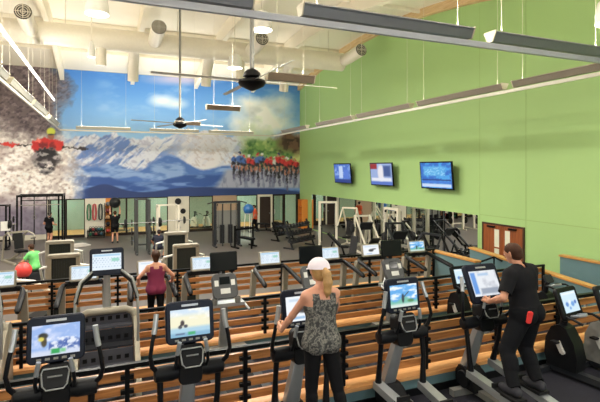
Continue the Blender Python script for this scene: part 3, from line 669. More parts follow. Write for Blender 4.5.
# ================================================================== ELLIPTICAL TRAINER (user faces +y)
def ell_arm(sgn, sw):
    # moving handlebar: points of the grip part and of the lever part
    if sw*sgn < 0 and abs(sw) > 0.3: sw *= 0.3
    M = Matrix.Rotation(sw, 3, 'X'); o = Vector((0, 0.02, 1.10))
    up = [Vector((sgn*0.30, 0, 0)), Vector((sgn*0.38, -0.05, 0.10)), Vector((sgn*0.40, -0.10, 0.22)), Vector((sgn*0.38, -0.10, 0.36)), Vector((sgn*0.35, -0.07, 0.50)), Vector((sgn*0.335, -0.05, 0.62))]
    dn = [Vector((sgn*0.30, 0, 0)), Vector((sgn*0.295, 0.0, -0.3)), Vector((sgn*0.28, 0.02, -0.5)), Vector((sgn*0.27, 0.03, -0.66))]
    return [o+M@p for p in up], [o+M@p for p in dn]
ELLS = {}
def elliptical(lab, X, Y, Z, kind, rot=0, tilt=0.2, sw=0.0, cz=1.0):
    t = thing('elliptical_trainer', lab, 'elliptical trainer', (X, Y, Z), rot, 'front row of cardio machines')
    # floor frame, stabilisers
    MB().bar((0, -1.55, 0.09), (0, 0.3, 0.09), 0.12, 0.08).bar((-0.33, -1.5, 0.05), (0.33, -1.5, 0.05), 0.1, 0.09).bar((-0.33, 0.28, 0.05), (0.33, 0.28, 0.05), 0.1, 0.09).build('base_frame', GRY, t, False)
    MB().prism([(0.05, 0.1), (0.44, 0.1), (0.45, 0.28), (0.38, 0.38), (0.24, 0.38), (0.08, 0.24)], 'X', -0.13, 0.13).build('drive_housing', BLK, t)
    each(MB().disc((0.15, 0.26, 0.22), (1, 0, 0), 0.12, 0.03).disc((-0.15, 0.26, 0.22), (1, 0, 0), 0.12, 0.03), 'crank_disc', BLK, t)
    # leaning column
    MB().add(*_col((0, 0.38, 0.28), (0, 0.05, 1.12), 0.105, 0.08, 0.065, 0.07)).build('column', SIL, t)
    MB().rbox((0, 0.03, 1.16), (0.24, 0.16, 0.38), 0.06, (-0.12, 0, 0)).build('neck', BLK, t)
    # capsule housing carrying the arm pivots
    MB().tube([(-0.36, 0.02, 1.10), (-0.345, 0.02, 1.10), (-0.18, 0.02, 1.10), (-0.1, 0.02, 1.10), (0.1, 0.02, 1.10), (0.18, 0.02, 1.10), (0.345, 0.02, 1.10), (0.36, 0.02, 1.10)], [0.05, 0.078, 0.082, 0.065, 0.065, 0.082, 0.078, 0.05], 18).build('pivot_housing', BLK, t)
    tr = MB().rbox((0, -0.06, 1.27), (0.26, 0.12, 0.22), 0.05, (-0.5, 0, 0)).build('tray', BLK, t)
    q = [Vector((x, -0.135-(z-1.27)*-0.5+0.0, z)) for x, z in ((-0.07, 1.20), (0.07, 1.20), (0.10, 1.23), (0.115, 1.33), (0.10, 1.36), (-0.10, 1.36), (-0.115, 1.33), (-0.10, 1.23))]
    MB().tube(q, 0.008, 8, True).build('tray_rim', mat('dull_silver', (140, 142, 142), 0.4, 0.4), tr)
    MB().bar((-0.06, -0.148, 1.31), (0.06, -0.148, 1.31), 0.01, 0.012).build('tray_trim', mat('dull_silver', (140, 142, 142), 0.4, 0.4), tr)
    # fixed inner grips
    for sgn in (-1, 1):
        g = MB().tube([(sgn*0.12, 0.0, 1.18), (sgn*0.155, -0.08, 1.17), (sgn*0.16, -0.13, 1.24), (sgn*0.15, -0.15, 1.34), (sgn*0.13, -0.16, 1.45)], 0.017, 8).build('fixed_handle', BLK, t)
        MB().tube([(sgn*0.151, -0.15, 1.335), (sgn*0.128, -0.161, 1.46)], 0.021, 10).build('pulse_grip', SIL, g)
    # console
    c = Vector((0, 0.02, 1.60))
    MB().bar((0, 0.04, 1.28), (0, 0.05, 1.5), 0.12, 0.06, (0, 1, 0)).build('console_mount', BLK, t, False)
    c = c+Vector((0, 0.05*(cz-1), 0.12*(cz-1))); co = MB().rbox(c, (0.49*cz, 0.07, 0.42*cz*cz), 0.055, (-tilt, 0, 0)).build('console', NAVY, t)
    M = Euler((-tilt, 0, 0)).to_matrix()
    panel_screen(co, c+M@Vector((0, -0.037, -0.005)), 0.40*cz, 0.27*cz*cz, tilt, kind)
    MB().cbox(c+M@Vector((0, -0.037, 0.168*cz*cz)), (0.17, 0.006, 0.022), (-tilt, 0, 0)).build('badge', SIL, co, False)
    kb = MB()
    for k in range(5): kb.cbox(c+M@Vector((-0.14+0.07*k, -0.037, -0.172*cz*cz)), (0.04, 0.008, 0.02), (-tilt, 0, 0))
    each(kb, 'button', GRY, co, False)
    # moving arms, pedal arms, pedals
    for sgn in (-1, 1):
        up, dn = ell_arm(sgn, sw*sgn)
        a = MB().tube(up[:5], [0.03, 0.024, 0.021, 0.02, 0.02], 10).tube(dn, [0.034, 0.03, 0.036, 0.046], 10).build('moving_arm', BLK, t)
        g = up[3]*0.5+up[4]*0.5
        MB().tube([g, up[4], up[5]], 0.026, 12).build('grip_sleeve', SIL, a)
        e = dn[-1]
        pa = MB().bar(e+Vector((0, 0.03, 0)), (sgn*0.2, -1.38, 0.30), 0.12, 0.09).build('pedal_arm', SIL, t, False)
        py = -0.62+sgn*math.sin(sw)*0.25; f = (py-e.y)/(-1.38-e.y); pz = e.z+(0.30-e.z)*f
        MB().box(sgn*0.215-0.085, py-0.2, pz+0.035, sgn*0.215+0.085, py+0.2, pz+0.07).box(sgn*0.215-0.085, py+0.17, pz+0.07, sgn*0.215+0.085, py+0.2, pz+0.12).build('pedal', RUB, pa, False)
        MB().disc((sgn*0.2, -1.38, 0.30), (1, 0, 0), 0.07, 0.06).build('roller', BLK, pa)
    rs = MB().prism([(-1.75, 0.03), (-1.0, 0.03), (-1.02, 0.16), (-1.2, 0.22), (-1.5, 0.24), (-1.72, 0.14)], 'X', -0.26, 0.26).build('rear_ramp', SIL, t)
    ELLS[lab] = t
    return t
def _col(a, b, wa, da, wb, db, n=12):
    a, b = Vector(a), Vector(b); vs = []
    for c, w, d in ((a, wa, da), (b, wb, db)):
        for k in range(n): q = 2*PI*k/n; vs.append(c+Vector((w*math.copysign(abs(math.cos(q))**0.6, math.cos(q)), d*math.copysign(abs(math.sin(q))**0.6, math.sin(q)), 0)))
    return vs, [(k, (k+1) % n, n+(k+1) % n, n+k) for k in range(n)]+[tuple(range(n-1, -1, -1)), tuple(range(n, 2*n))]
YE = 4.9
elliptical('elliptical trainer at the left, its screen showing blue peaks and a dark skier', -0.42, YE, ZA, 0, sw=0.10)
elliptical('elliptical trainer whose pale yellow screen shows a cyclist', 0.815, YE, ZA, 1, sw=0.05)
E_W = elliptical('elliptical trainer used by the woman in the white cap', 2.08, YE, ZA, 3, sw=-0.62)
elliptical('empty elliptical trainer between the white-capped woman and the man in black', 3.46, YE, ZA, 2, sw=-0.5, tilt=0.12)
E_M = elliptical('elliptical trainer used by the man in black', 4.80, YE, ZA, 5, sw=0.15, tilt=0.46, rot=-0.05, cz=1.12)

# ================================================================== TREADMILL
def treadmill(lab, X, Y, Z, kind, tv=False, group='treadmills in the third row', rot=0):
    t = thing('treadmill', lab, 'treadmill', (X, Y, Z), rot, group)
    MB().box(-0.42, -1.75, 0.03, 0.42, 0.30, 0.14).box(-0.42, -1.75, 0.14, -0.27, 0.0, 0.20).box(0.27, -1.75, 0.14, 0.42, 0.0, 0.20).build('deck', DGR, t, False)
    MB().box(-0.265, -1.74, 0.141, 0.265, 0.0, 0.185).build('belt', RUB, t, False)
    MB().prism([(0.0, 0.14), (0.32, 0.14), (0.33, 0.24), (0.2, 0.36), (0.03, 0.37)], 'X', -0.40, 0.40).build('motor_hood', GRY, t)
    if tv: MB().add(*_col((0, 0.16, 0.3), (0, 0.05, 1.14), 0.085, 0.07, 0.06, 0.05)).build('mast', mat('dull_silver', (140, 142, 142), 0.4, 0.4), t)
    for s in (-1, 1):
        if tv:
            MB().tube([(s*0.14, 0.06, 1.34), (s*0.24, 0.0, 1.2), (s*0.33, -0.06, 1.14), (s*0.34, -0.34, 1.10)], 0.022, 8).build('grab_bar', SIL, t); continue
        MB().bar((s*0.43, 0.16, 0.15), (s*0.41, 0.0, 1.16), 0.12 if not tv else 0.06, 0.13, (0, 1, 0)).build('upright', TAU if not tv else mat('dull_silver', (140, 142, 142), 0.4, 0.4), t, False)
        a = MB().tube([(s*0.26, 0.03, 1.24), (s*0.39, -0.03, 1.20), (s*0.42, -0.16, 1.16), (s*0.44, -0.92, 1.02), (s*0.44, -0.97, 0.99)], [0.035, 0.05, 0.058, 0.056, 0.036], 10).build('handrail', BLK, t)
        MB().cbox((s*0.42, -0.25, 1.165), (0.05, 0.3, 0.012), (0.33, 0, 0)).build('rail_trim', SIL, a, False)
    if not tv:
        MB().bar((-0.36, 0.04, 1.22), (0.36, 0.04, 1.22), 0.12, 0.10).build('cross_bar', BLK, t, False)
        co = MB().rbox((0, 0.03, 1.42), (0.56, 0.06, 0.34), 0.04, (-0.25, 0, 0)).build('console', TAU, t)
        M = Euler((-0.25, 0, 0)).to_matrix(); panel_screen(co, Vector((0, 0.03, 1.42))+M@Vector((0, -0.031, 0.01)), 0.48, 0.26, 0.25, kind, 24, 16)
    else:
        MB().bar((-0.32, -0.02, 1.15), (0.32, -0.02, 1.15), 0.2, 0.06).build('cup_tray', SIL, t, False)
        cu = MB()
        for s in (-0.2, 0.2): cu.lathe([(0.045, 0), (0.055, 0.1), (0.05, 0.1), (0.04, 0.01)], (s, -0.1, 1.17), 14)
        each(cu, 'cup_holder', GRY, t)
        c = Vector((0, 0.03, 1.44)); M = Euler((-0.45, 0, 0)).to_matrix()
        co = MB().rbox(c, (0.44, 0.08, 0.44), 0.09, (-0.45, 0, 0)).build('console', mat('console_grey', (70, 72, 76), 0.4), t)
        MB().cbox(c+M@Vector((0, -0.042, 0.09)), (0.18, 0.006, 0.13), (-0.45, 0, 0)).build('display', OFFSCR, co, False)
        pd = MB()
        for x_, z_, w_, h_ in ((-0.145, 0.05, 0.07, 0.1), (0.145, 0.05, 0.07, 0.1), (0, -0.09, 0.17, 0.09)): pd.cbox(c+M@Vector((x_, -0.042, z_)), (w_, 0.006, h_), (-0.45, 0, 0))
        each(pd, 'button_pad', mat('pale_pad', (214, 216, 214), 0.4), co, False)
        MB().bar((0, 0.12, 1.5), (0, 0.14, 1.78), 0.06, 0.05, (0, 1, 0)).build('screen_post', BLK, t, False)
        MB().rbox((0, 0.10, 1.86), (0.48, 0.05, 0.33), 0.02, (-0.12, 0, 0)).build('media_screen', OFFSCR, t)
    return t
YT = 10.85
for px, kind, lab in ((0, 4, 'treadmill at the far left, its pale blue screen cut by the picture edge'), (84, 4, 'treadmill behind the stepper, bluish screen half hidden'), (150, 3, 'treadmill used by the woman in the maroon tank top'),
                      (203, 4, 'treadmill with bright white screen beside a dark media screen'), (270, 4, 'treadmill with bright screen and wide spread black handrails before open floor'), (330, 4, 'treadmill behind the white cap, left of the grey-white screen'),
                      (371, 3, 'treadmill with pale grey screen left of the black media screen'), (417, 2, 'rightmost treadmill of its row, its screen blue and white below the mirror')):
    treadmill(lab, XatY(px, YT), YT, ZC, kind)
for px, lab in ((225, 'grey treadmill with dark media screen, left of the white-capped woman'), (313, 'grey treadmill with dark media screen, hidden behind the white-capped woman'), (394, 'grey treadmill with dark media screen, right of the white-capped woman')):
    treadmill(lab, XatY(px, 7.95), 7.95, ZB, 4, True, 'treadmills in the second row')

# ================================================================== STAIR STEPPER
def stepper(lab, X, Y, Z):
    t = thing('stair_stepper', lab, 'stair stepper', (X, Y, Z), 0, 'stair steppers in the second row')
    MB().box(-0.46, -0.75, 0.0, 0.46, 0.6, 0.07).build('base', DGR, t, False)
    out = [(-0.72, 0.07), (0.58, 0.07), (0.55, 1.02), (0.40, 1.20), (0.22, 1.22), (-0.02, 1.08), (-0.66, 0.42)]
    for s in (-1, 1): MB().prism(out, 'X', s*0.385 if s > 0 else -0.46, 0.46 if s > 0 else s*0.385).build('side_cover', TAU, t)
    MB().prism([(0.20, 0.98), (0.56, 0.98), (0.53, 1.05), (0.4, 1.23), (0.22, 1.25)], 'X', -0.384, 0.384).build('top_cover', GRY, t)
    for k in range(4):
        z = 0.16+0.235*k; y = -0.62+0.215*k
        st = MB().box(-0.37, y, z+0.17, 0.37, y+0.22, z+0.20).box(-0.37, y+0.18, z+0.20, 0.37, y+0.215, z+0.40).build('step', mat('step_grey', (72, 74, 84), 0.5) if k % 2 else mat('step_dark', (46, 48, 54), 0.5), t, False)
        nb = MB()
        for j in range(6): nb.box(-0.33+0.115*j, y+0.172, z+0.25, -0.27+0.115*j, y+0.1795, z+0.31)
        each(nb, 'riser_slot', BLK, st, False)
    MB().tube([(-0.42, 0.14, 0.85), (-0.42, 0.16, 1.12), (-0.38, 0.17, 1.22), (-0.28, 0.17, 1.27), (0.28, 0.17, 1.27), (0.38, 0.17, 1.22), (0.42, 0.16, 1.12), (0.42, 0.14, 0.85)], 0.055, 12).build('arch_frame', TAU, t)
    MB().tube([(0, 0.35, 1.15), (0, 0.36, 1.6), (0, 0.33, 1.92)], [0.07, 0.055, 0.05], 12).build('mast', SIL, t)
    for s in (-1, 1):
        MB().tube([(s*0.43, -0.2, 0.75), (s*0.44, -0.22, 1.1), (s*0.43, -0.16, 1.55), (s*0.37, -0.02, 1.78), (s*0.22, 0.2, 1.88), (s*0.06, 0.33, 1.86)], 0.021, 10).build('handrail', mat('dull_silver', (140, 142, 142), 0.4, 0.4), t)
        MB().tube([(s*0.22, 0.2, 1.84), (s*0.36, 0.02, 1.74), (s*0.42, -0.12, 1.58), (s*0.42, -0.16, 1.5)], 0.034, 10).build('inner_grip', BLK, t)
    co = MB().rbox((0, 0.26, 2.02), (0.50, 0.08, 0.42), 0.045, (-0.2, 0, 0)).build('console', NAVY, t)
    M = Euler((-0.2, 0, 0)).to_matrix(); c = Vector((0, 0.26, 2.02))
    panel_screen(co, c+M@Vector((0, -0.042, 0.0)), 0.42, 0.25, 0.2, 4)
    MB().cbox(c+M@Vector((0, -0.042, 0.17)), (0.16, 0.006, 0.02), (-0.2, 0, 0)).build('badge', SIL, co, False)
stepper('tall stair stepper with lit console, left of the maroon-topped woman', XatY(107, 7.7), 7.7, ZB)
stepper('stair stepper at the left picture edge, only its taupe side in view', XatY(-33, 7.7), 7.7, ZB)

# ================================================================== EXERCISE BIKES
def bike(lab, X, Y, Z, rot=0, kind=6, lit=True, group='upright bikes', body=BLK, sz=1.0):
    t = thing('exercise_bike', lab, 'exercise bike', (X, Y, Z), rot, group)
    MB().bar((0, -1.0, 0.09), (0, 0.38, 0.09), 0.12, 0.09).bar((-0.28, -0.98, 0.05), (0.28, -0.98, 0.05), 0.09, 0.08).bar((-0.28, 0.36, 0.05), (0.28, 0.36, 0.05), 0.09, 0.08).build('base_frame', DGR, t, False)
    MB().prism([(-0.12, 0.14), (0.32, 0.14), (0.37, 0.3), (0.35, 0.55), (0.26, 0.74), (0.14, 0.80), (0.03, 0.76), (-0.09, 0.56), (-0.14, 0.34)], 'X', -0.12, 0.12).build('shroud', body, t)
    MB().tube([(0, -0.68, 0.12), (0, -0.74, 0.66), (0, -0.76, 0.86)], [0.05, 0.04, 0.03], 12).build('seat_post', SIL, t)
    MB().add(*_saddle()).build('saddle', VIN, t)
    MB().tube([(0, 0.16, 0.66), (0, 0.10, 0.95), (0, 0.06, 1.02)], [0.06, 0.05, 0.045], 12).build('console_mast', BLK, t)
    hb = MB().tube([(-0.25, -0.3, 0.94), (-0.26, -0.16, 0.98), (-0.2, -0.02, 0.97), (0, 0.03, 0.94), (0.2, -0.02, 0.97), (0.26, -0.16, 0.98), (0.25, -0.3, 0.94)], 0.02, 10)
    hb = hb.build('handlebar', BLK, t); MB().tube([(-0.08, 0.0, 0.95), (-0.1, -0.16, 1.0), (0, -0.2, 1.01), (0.1, -0.16, 1.0), (0.08, 0.0, 0.95)], 0.02, 10).build('inner_grip', SIL, hb)
    if lit:
        co = MB().rbox((0, 0.06, 1.13), (0.50, 0.07, 0.48), 0.05, (-0.34, 0, 0)).build('console', BLK, t)
        M = Euler((-0.34, 0, 0)).to_matrix(); panel_screen(co, Vector((0, 0.06, 1.13))+M@Vector((0, -0.037, 0.02)), 0.37, 0.30, 0.34, kind, 36, 28)
        MB().cbox(Vector((0, 0.06, 1.13))+M@Vector((0, -0.037, -0.19)), (0.14, 0.006, 0.018), (-0.34, 0, 0)).build('badge', SIL, co, False)
    else: MB().rbox((0, 0.06, 1.08), (0.26, 0.05, 0.18), 0.03, (-0.5, 0, 0)).build('console', DGR, t)
    cr = MB().cyl((-0.16, 0.06, 0.40), (0.16, 0.06, 0.40), 0.03).bar((-0.15, 0.06, 0.40), (-0.15, 0.14, 0.55), 0.045, 0.06).bar((0.15, 0.06, 0.40), (0.15, -0.02, 0.25), 0.045, 0.06).build('crank', mat('light_crank', (206, 204, 198), 0.35), t)
    for s, y_, z_ in ((-1, 0.14, 0.55), (1, -0.02, 0.25)): MB().cbox((s*0.21, y_, z_), (0.09, 0.1, 0.03)).build('pedal', RUB, cr, False)
    return t
def _saddle():
    vs = []; fs = []
    for y, w, z, h in ((-0.92, 0.05, 0.90, 0.03), (-0.88, 0.11, 0.91, 0.04), (-0.78, 0.12, 0.905, 0.04), (-0.68, 0.06, 0.90, 0.035), (-0.6, 0.03, 0.89, 0.03), (-0.57, 0.012, 0.885, 0.02)):
        for k in range(10): a = 2*PI*k/10; vs.append((w*math.cos(a), y, z+h*math.sin(a)))
    for i in range(5):
        for k in range(10): fs.append((i*10+k, i*10+(k+1) % 10, (i+1)*10+(k+1) % 10, (i+1)*10+k))
    return vs, fs+[tuple(range(9, -1, -1)), tuple(range(50, 60))]
bike('black upright bike with pale blue console at the right, beside the man in black', 6.55, 4.92, ZA, 0.12)
bike('upright bike cut off by the right picture edge, nearest the lower right corner', 7.25, 4.78, ZA, 0.05, 6, True, 'upright bikes', GRY)
bike('upright bike with small bluish console, partly hidden by the console of the man in black', XatY(463, 7.9), 7.9, ZB, 0.0, 6)
bike('bike with thin dark handlebars behind the front railing, left of the pale blue console', XatY(551, 7.2), 7.2, ZB, 0.1, 6, False)
# wall outlets on the front curb
for px, py, lb in ((383, 395, 'white wall outlet low on the teal curb behind the empty elliptical'), (463, 381, 'grey wall outlet low on the teal curb left of the man in black'), (594, 351, 'wall outlet low on the teal curb by the right edge')):
    x = XatY(px, Y1-0.08)
    t = thing('wall_outlet', lb, 'outlet', (x, Y1-0.082, ZA+0.16))
    MB().box(-0.04, -0.012, -0.06, 0.04, 0, 0.06).build('cover_plate', GRY, t, False)
    MB().box(-0.018, -0.016, 0.008, 0.018, -0.0121, 0.04).box(-0.018, -0.016, -0.04, 0.018, -0.0121, -0.008).build('socket', BLK, t, False)
# ================================================================== THE BIG FLOOR: racks, machines, free weights
def plate_mb(c, ax, r, th): return MB().disc(c, ax, r, th, 20, 0.03)
# steel training rig on the left
def rig():
    p = atZ(42, 246, 0); t = thing('training_rig', 'tall black training rig with ladder top by the white-water end of the mural', 'training rig', (p.x, p.y, 0))
    xs = (-1.05, 1.0); ys = (-0.55, 0.75)
    for x in xs:
        for y in ys: MB().bar((x, y, 0), (x, y, 2.72), 0.08, 0.08, (0, 1, 0)).build('upright', BLKM, t, False)
    for x in (-0.45, 0.15): MB().bar((x, 0.75, 0), (x, 0.75, 2.6), 0.05, 0.05, (0, 1, 0)).build('upright', BLKM, t, False)
    for z in (2.36,): MB().bar((-1.05, 0.75, z), (1.0, 0.75, z), 0.05, 0.05).build('ladder_beam', BLKM, t, False)
    MB().bar((0.72, 0.75, 0), (0.72, 0.75, 2.6), 0.08, 0.08, (0, 1, 0)).build('upright', BLKM, t, False)
    for y in ys: MB().bar((-1.05, y, 2.66), (1.0, y, 2.66), 0.07, 0.09).build('top_beam', BLKM, t, False)
    for x in xs: each(MB().bar((x, -0.55, 2.66), (x, 0.75, 2.66), 0.07, 0.09).bar((x, -0.55, 0.05), (x, 0.75, 0.05), 0.09, 0.08), 'side_beam', BLKM, t, False)
    r = MB()
    for k in range(7): r.cyl((-0.8+0.27*k, -0.55, 2.62), (-0.8+0.27*k, 0.75, 2.62), 0.018, n=8)
    each(r, 'monkey_bar', IRON, t)
    MB().cyl((-1.05, -0.55, 2.2), (1.0, -0.55, 2.2), 0.02, n=8).build('pull_up_bar', CHR, t)
    s = MB()
    for x in (-0.35, 0.35): s.tube([(x, 0.1, 2.6), (x, 0.1, 1.6)], 0.012, 6).tube([(x+0.09*math.cos(a), 0.1, 1.52+0.09*math.sin(a)) for a in np.linspace(0, 2*PI, 12, False)], 0.014, 6, True)
    each(s, 'gym_ring', GRY, t)
rig()
PLATES = []
def barbell(c, ax, L, plates, lab):
    # bar centred at c along ax, plate radii listed from the inside outwards
    t = thing('barbell', lab, 'barbell', c); ax = Vector(ax)
    MB().cyl(-ax*L/2, ax*L/2, 0.016, n=8).cyl(-ax*L/2, -ax*(L/2-0.38), 0.026, n=10).cyl(ax*(L/2-0.38), ax*L/2, 0.026, n=10).build('bar', CHR, t)
    for s in (-1, 1):
        d = L/2-0.36
        for r in plates: d += 0.045; plate_mb(ax*s*d, ax, r, 0.04).build('plate', IRON, t)
def squat_rack(px, py, lab, m, blab, h=2.3, plates=(0.22, 0.22), bz=1.25, rot=0, hw=0.6, pw=0.08):
    p = atZ(px, py, 0); t = thing('squat_rack', lab, 'squat rack', (p.x, p.y, 0), rot)
    for x in (-hw, hw):
        for y in (0.0, 1.0): MB().bar((x, y, 0), (x, y, h), pw, pw, (0, 1, 0)).build('upright', m, t, False)
        MB().bar((x, -0.35, 0.04), (x, 1.0, 0.04), 0.08, 0.07).build('foot', m, t, False)
        MB().bar((x, 0, h-0.05), (x, 1.0, h-0.05), 0.07, 0.08).build('side_beam', m, t, False)
        MB().bar((x, -0.12, bz-0.06), (x, 0.0, bz-0.06), 0.05, 0.06).build('bar_hook', BLKM, t, False)
        pg = MB()
        for z in (0.5, 0.95, 1.4): pg.cyl((x+math.copysign(0.04, x), 1.0, z), (x+math.copysign(0.24, x), 1.0, z), 0.02, n=8)
        each(pg, 'plate_peg', CHR, t)
    each(MB().bar((-hw, 1.0, h-0.05), (hw, 1.0, h-0.05), 0.07, 0.08).bar((-hw, 1.0, 0.3), (hw, 1.0, 0.3), 0.07, 0.08), 'cross_beam', m, t, False)
    R_ = Matrix.Rotation(rot, 3, 'Z')
    if blab: barbell(Vector((p.x, p.y, 0))+R_@Vector((0, -0.10, bz-0.002)), R_@Vector((1, 0, 0)), 2.1, plates, blab)
    nm = lab.split(' by ')[0].split(' with ')[0]
    for i, (s, z, r) in enumerate([(s, z, r) for s in (-1, 1) for z, r in ((0.5, 0.225), (0.95, 0.19), (1.4, 0.16))]):
        o = plate_mb((0, 0, 0), R_@Vector((1, 0, 0)), r, 0.05).build('weight_plate', IRON)
        o.location = Vector((p.x, p.y, 0))+R_@Vector((s*(hw+0.17), 1.0, z))
        tag(o, 'black weight plate on the %s %s peg of the %s' % (['lowest', 'middle', 'top'][i % 3], 'left' if s < 0 else 'right', nm), 'weight plate', 'plates on rack pegs')
squat_rack(-8, 250, 'black squat rack by the left picture edge', BLKM, 'loaded barbell on the black squat rack at the left edge', 2.2, (0.225, 0.2, 0.2))
squat_rack(143, 254, 'tall grey squat rack by the man squatting in black', mat('steel_rack_paint', (66, 68, 68), 0.4, 0.2), 'loaded barbell set low in the rack beside the squatting man', 2.6, (0.225, 0.225, 0.2), 1.5, 0, 0.28, 0.13)
squat_rack(169, 249, 'white squat rack by the squatting man, just to his right', CRM, 'loaded barbell on the white squat rack', 2.2, (0.2, 0.16), 1.45, 0, 0.48, 0.1)

# cable towers
def cable_tower(px, py, lab, m, w=1.1, h=2.2, rot=0):
    p = onX(px, py) if py < 20 else atZ(px, py, 0); t = thing('cable_machine', lab, 'cable machine', (p.x, p.y, 0), rot)
    for x in (-w/2, w/2):
        MB().bar((x, 0, 0), (x, 0, h), 0.13, 0.13, (0, 1, 0)).build('upright', m, t, False)
        MB().bar((x, -0.45, 0.04), (x, 0.45, 0.04), 0.09, 0.08).build('foot', m, t, False)
        ws = MB()
        for k in range(11): ws.box(x-0.07 if x < 0 else x-0.13, 0.1, 0.14+0.065*k, x+0.13 if x < 0 else x+0.07, 0.26, 0.195+0.065*k)
        ws.build('weight_stack', IRON, t, False)
        each(MB().cyl((x*0.95, 0.18, 0.1), (x*0.95, 0.18, h-0.1), 0.014, n=6).cyl((x*0.8, 0.18, 0.1), (x*0.8, 0.18, h-0.1), 0.014, n=6), 'guide_rod', CHR, t)
        each(MB().disc((x*0.8, -0.08, h-0.16), (1, 0, 0), 0.06, 0.03).disc((x*0.8, -0.08, 0.3), (1, 0, 0), 0.06, 0.03), 'pulley', BLK, t)
        cb = MB().cyl((x*0.8, -0.14, h-0.2), (x*0.75, -0.16, 1.1), 0.006, n=5).build('cable', BLK, t)
        MB().tube([(x*0.75-0.07, -0.16, 1.0), (x*0.75, -0.16, 1.1), (x*0.75+0.07, -0.16, 1.0), (x*0.75-0.07, -0.16, 1.0)], 0.012, 6).build('handle', BLK, cb)
    MB().bar((-w/2-0.05, 0, h-0.04), (w/2+0.05, 0, h-0.04), 0.12, 0.1).build('top_beam', m, t, False)
    if w > 1.2:
        for x in (-0.22, 0.22):
            ws = MB()
            for k in range(15): ws.box(x-0.11, 0.1, 0.14+0.065*k, x+0.11, 0.26, 0.195+0.065*k)
            ws.build('weight_stack', IRON, t, False); MB().bar((x, 0.05, 0), (x, 0.05, h-0.09), 0.05, 0.06, (0, 1, 0)).build('inner_post', m, t, False)
        MB().box(-w/2+0.05, 0.28, 0.1, w/2-0.05, 0.30, h-0.5).build('rear_shroud', GRY, t, False)
        MB().tube([(-w/2-0.4, -0.1, h-0.1), (-w/2, -0.05, h), (w/2, -0.05, h), (w/2+0.4, -0.1, h-0.1)], 0.03, 8).build('top_arm', m, t)
    MB().cyl((-w*0.35, -0.05, h-0.1), (w*0.35, -0.05, h-0.1), 0.02, n=8).build('pull_up_bar', CHR, t)
    return t
cable_tower(227, 246, 'grey steel cable machine at the centre of the floor before the tan panel', DGR, 1.3, 2.35)
cable_tower(328, 244, 'cream cable machine beside the dumbbell rack near the mirror', CRM, 0.9, 2.3, -0.5)
cable_tower(392, 11.9, 'cream cable machine against the mirror, right of the leg press', CRM, 1.0, 2.3, -PI/2)

# plate-loaded leg presses and slanted machines in cream tube
def leg_press(px, py, lab, rot, m=CRM, s=1.0):
    p = (onX(px, py) if py < 20 else atZ(px, py, 0)); t = thing('leg_press', lab, 'leg press', (p.x, p.y, 0), rot, 'plate loaded machines')
    for x in (-0.38, 0.38):
        MB().bar((x, -1.1, 0.05), (x, 1.1, 0.05), 0.08, 0.08).build('floor_rail', m, t, False)
        MB().bar((x, -0.9, 0.25), (x, 1.0, 1.75*s), 0.07, 0.07).build('slide_rail', m, t, False)
        MB().bar((x, 1.0, 0.05), (x, 1.0, 1.75*s), 0.08, 0.08, (0, 1, 0)).build('post', m, t, False)
        MB().cyl((x, 0.55, 1.2), (x*2.0, 0.55, 1.2), 0.022, n=8).build('plate_horn', CHR, t)
    each(MB().bar((-0.42, 1.0, 1.72*s), (0.42, 1.0, 1.72*s), 0.08, 0.08).bar((-0.42, -1.05, 0.05), (0.42, -1.05, 0.05), 0.08, 0.08), 'cross_beam', m, t, False)
    MB().cbox((0, 0.45, 1.28), (0.62, 0.05, 0.5), (0.7, 0, 0)).build('foot_plate', DGR, t, False)
    MB().cbox((0, -0.62, 0.62), (0.42, 0.09, 0.75), (0.9, 0, 0)).build('backrest', VIN, t, False)
    MB().cbox((0, -0.25, 0.30), (0.42, 0.4, 0.09), (0.25, 0, 0)).build('seat', VIN, t, False)
    for x in (-0.62, 0.62):
        for k in range(2):
            o = plate_mb((0, 0, 0), Matrix.Rotation(rot, 3, 'Z')@Vector((1, 0, 0)), 0.225-0.03*k, 0.05).build('weight_plate', IRON)
            o.location = Vector((p.x, p.y, 0))+Matrix.Rotation(rot, 3, 'Z')@Vector((x+0.06*k*(1 if x > 0 else -1), 0.55, 1.2))
            tag(o, '%s iron plate on the %s horn of the %s' % (['inner', 'outer'][k], 'left' if x < 0 else 'right', lab.split(' with ')[0].split(' by ')[0]), 'weight plate', 'plates on leg presses')
leg_press(369, 11.6, 'cream leg press by the mirror', -0.2)
leg_press(404, 11.3, 'dark grey leg press further right by the mirror', -0.2, DGR)
def press_machine(px, py, lab, rot, m, h=1.75):
    p = (onX(px, py) if py < 20 else atZ(px, py, 0)); t = thing('press_machine', lab, 'press machine', (p.x, p.y, 0), rot, 'seated press machines')
    for x in (-0.4, 0.4):
        MB().bar((x, -0.7, 0.05), (x, 0.75, 0.05), 0.08, 0.08).build('floor_rail', m, t, False)
        MB().tube([(x, 0.7, 0.08), (x, 0.55, 1.1), (x, 0.1, h)], 0.042, 10).build('frame_tube', m, t)
        MB().tube([(x, 0.1, h), (x*1.15, -0.35, 1.2), (x*1.15, -0.5, 1.05)], 0.034, 10).build('press_arm', m, t)
        MB().cyl((x*1.15, -0.5, 1.05), (x*0.7, -0.52, 1.05), 0.022, n=8).build('handle', BLK, t)
    each(MB().bar((-0.4, 0.1, h), (0.4, 0.1, h), 0.08, 0.08).bar((-0.4, 0.7, 0.05), (0.4, 0.7, 0.05), 0.08, 0.08), 'cross_beam', m, t, False)
    MB().bar((0, 0.7, 0.09), (0, -0.1, 0.42), 0.08, 0.08).build('seat_support', m, t, False)
    MB().cbox((0, -0.22, 0.5), (0.4, 0.42, 0.09)).build('seat', VIN, t, False)
    MB().cbox((0, 0.06, 0.95), (0.34, 0.09, 0.75), (-0.2, 0, 0)).build('backrest', VIN, t, False)
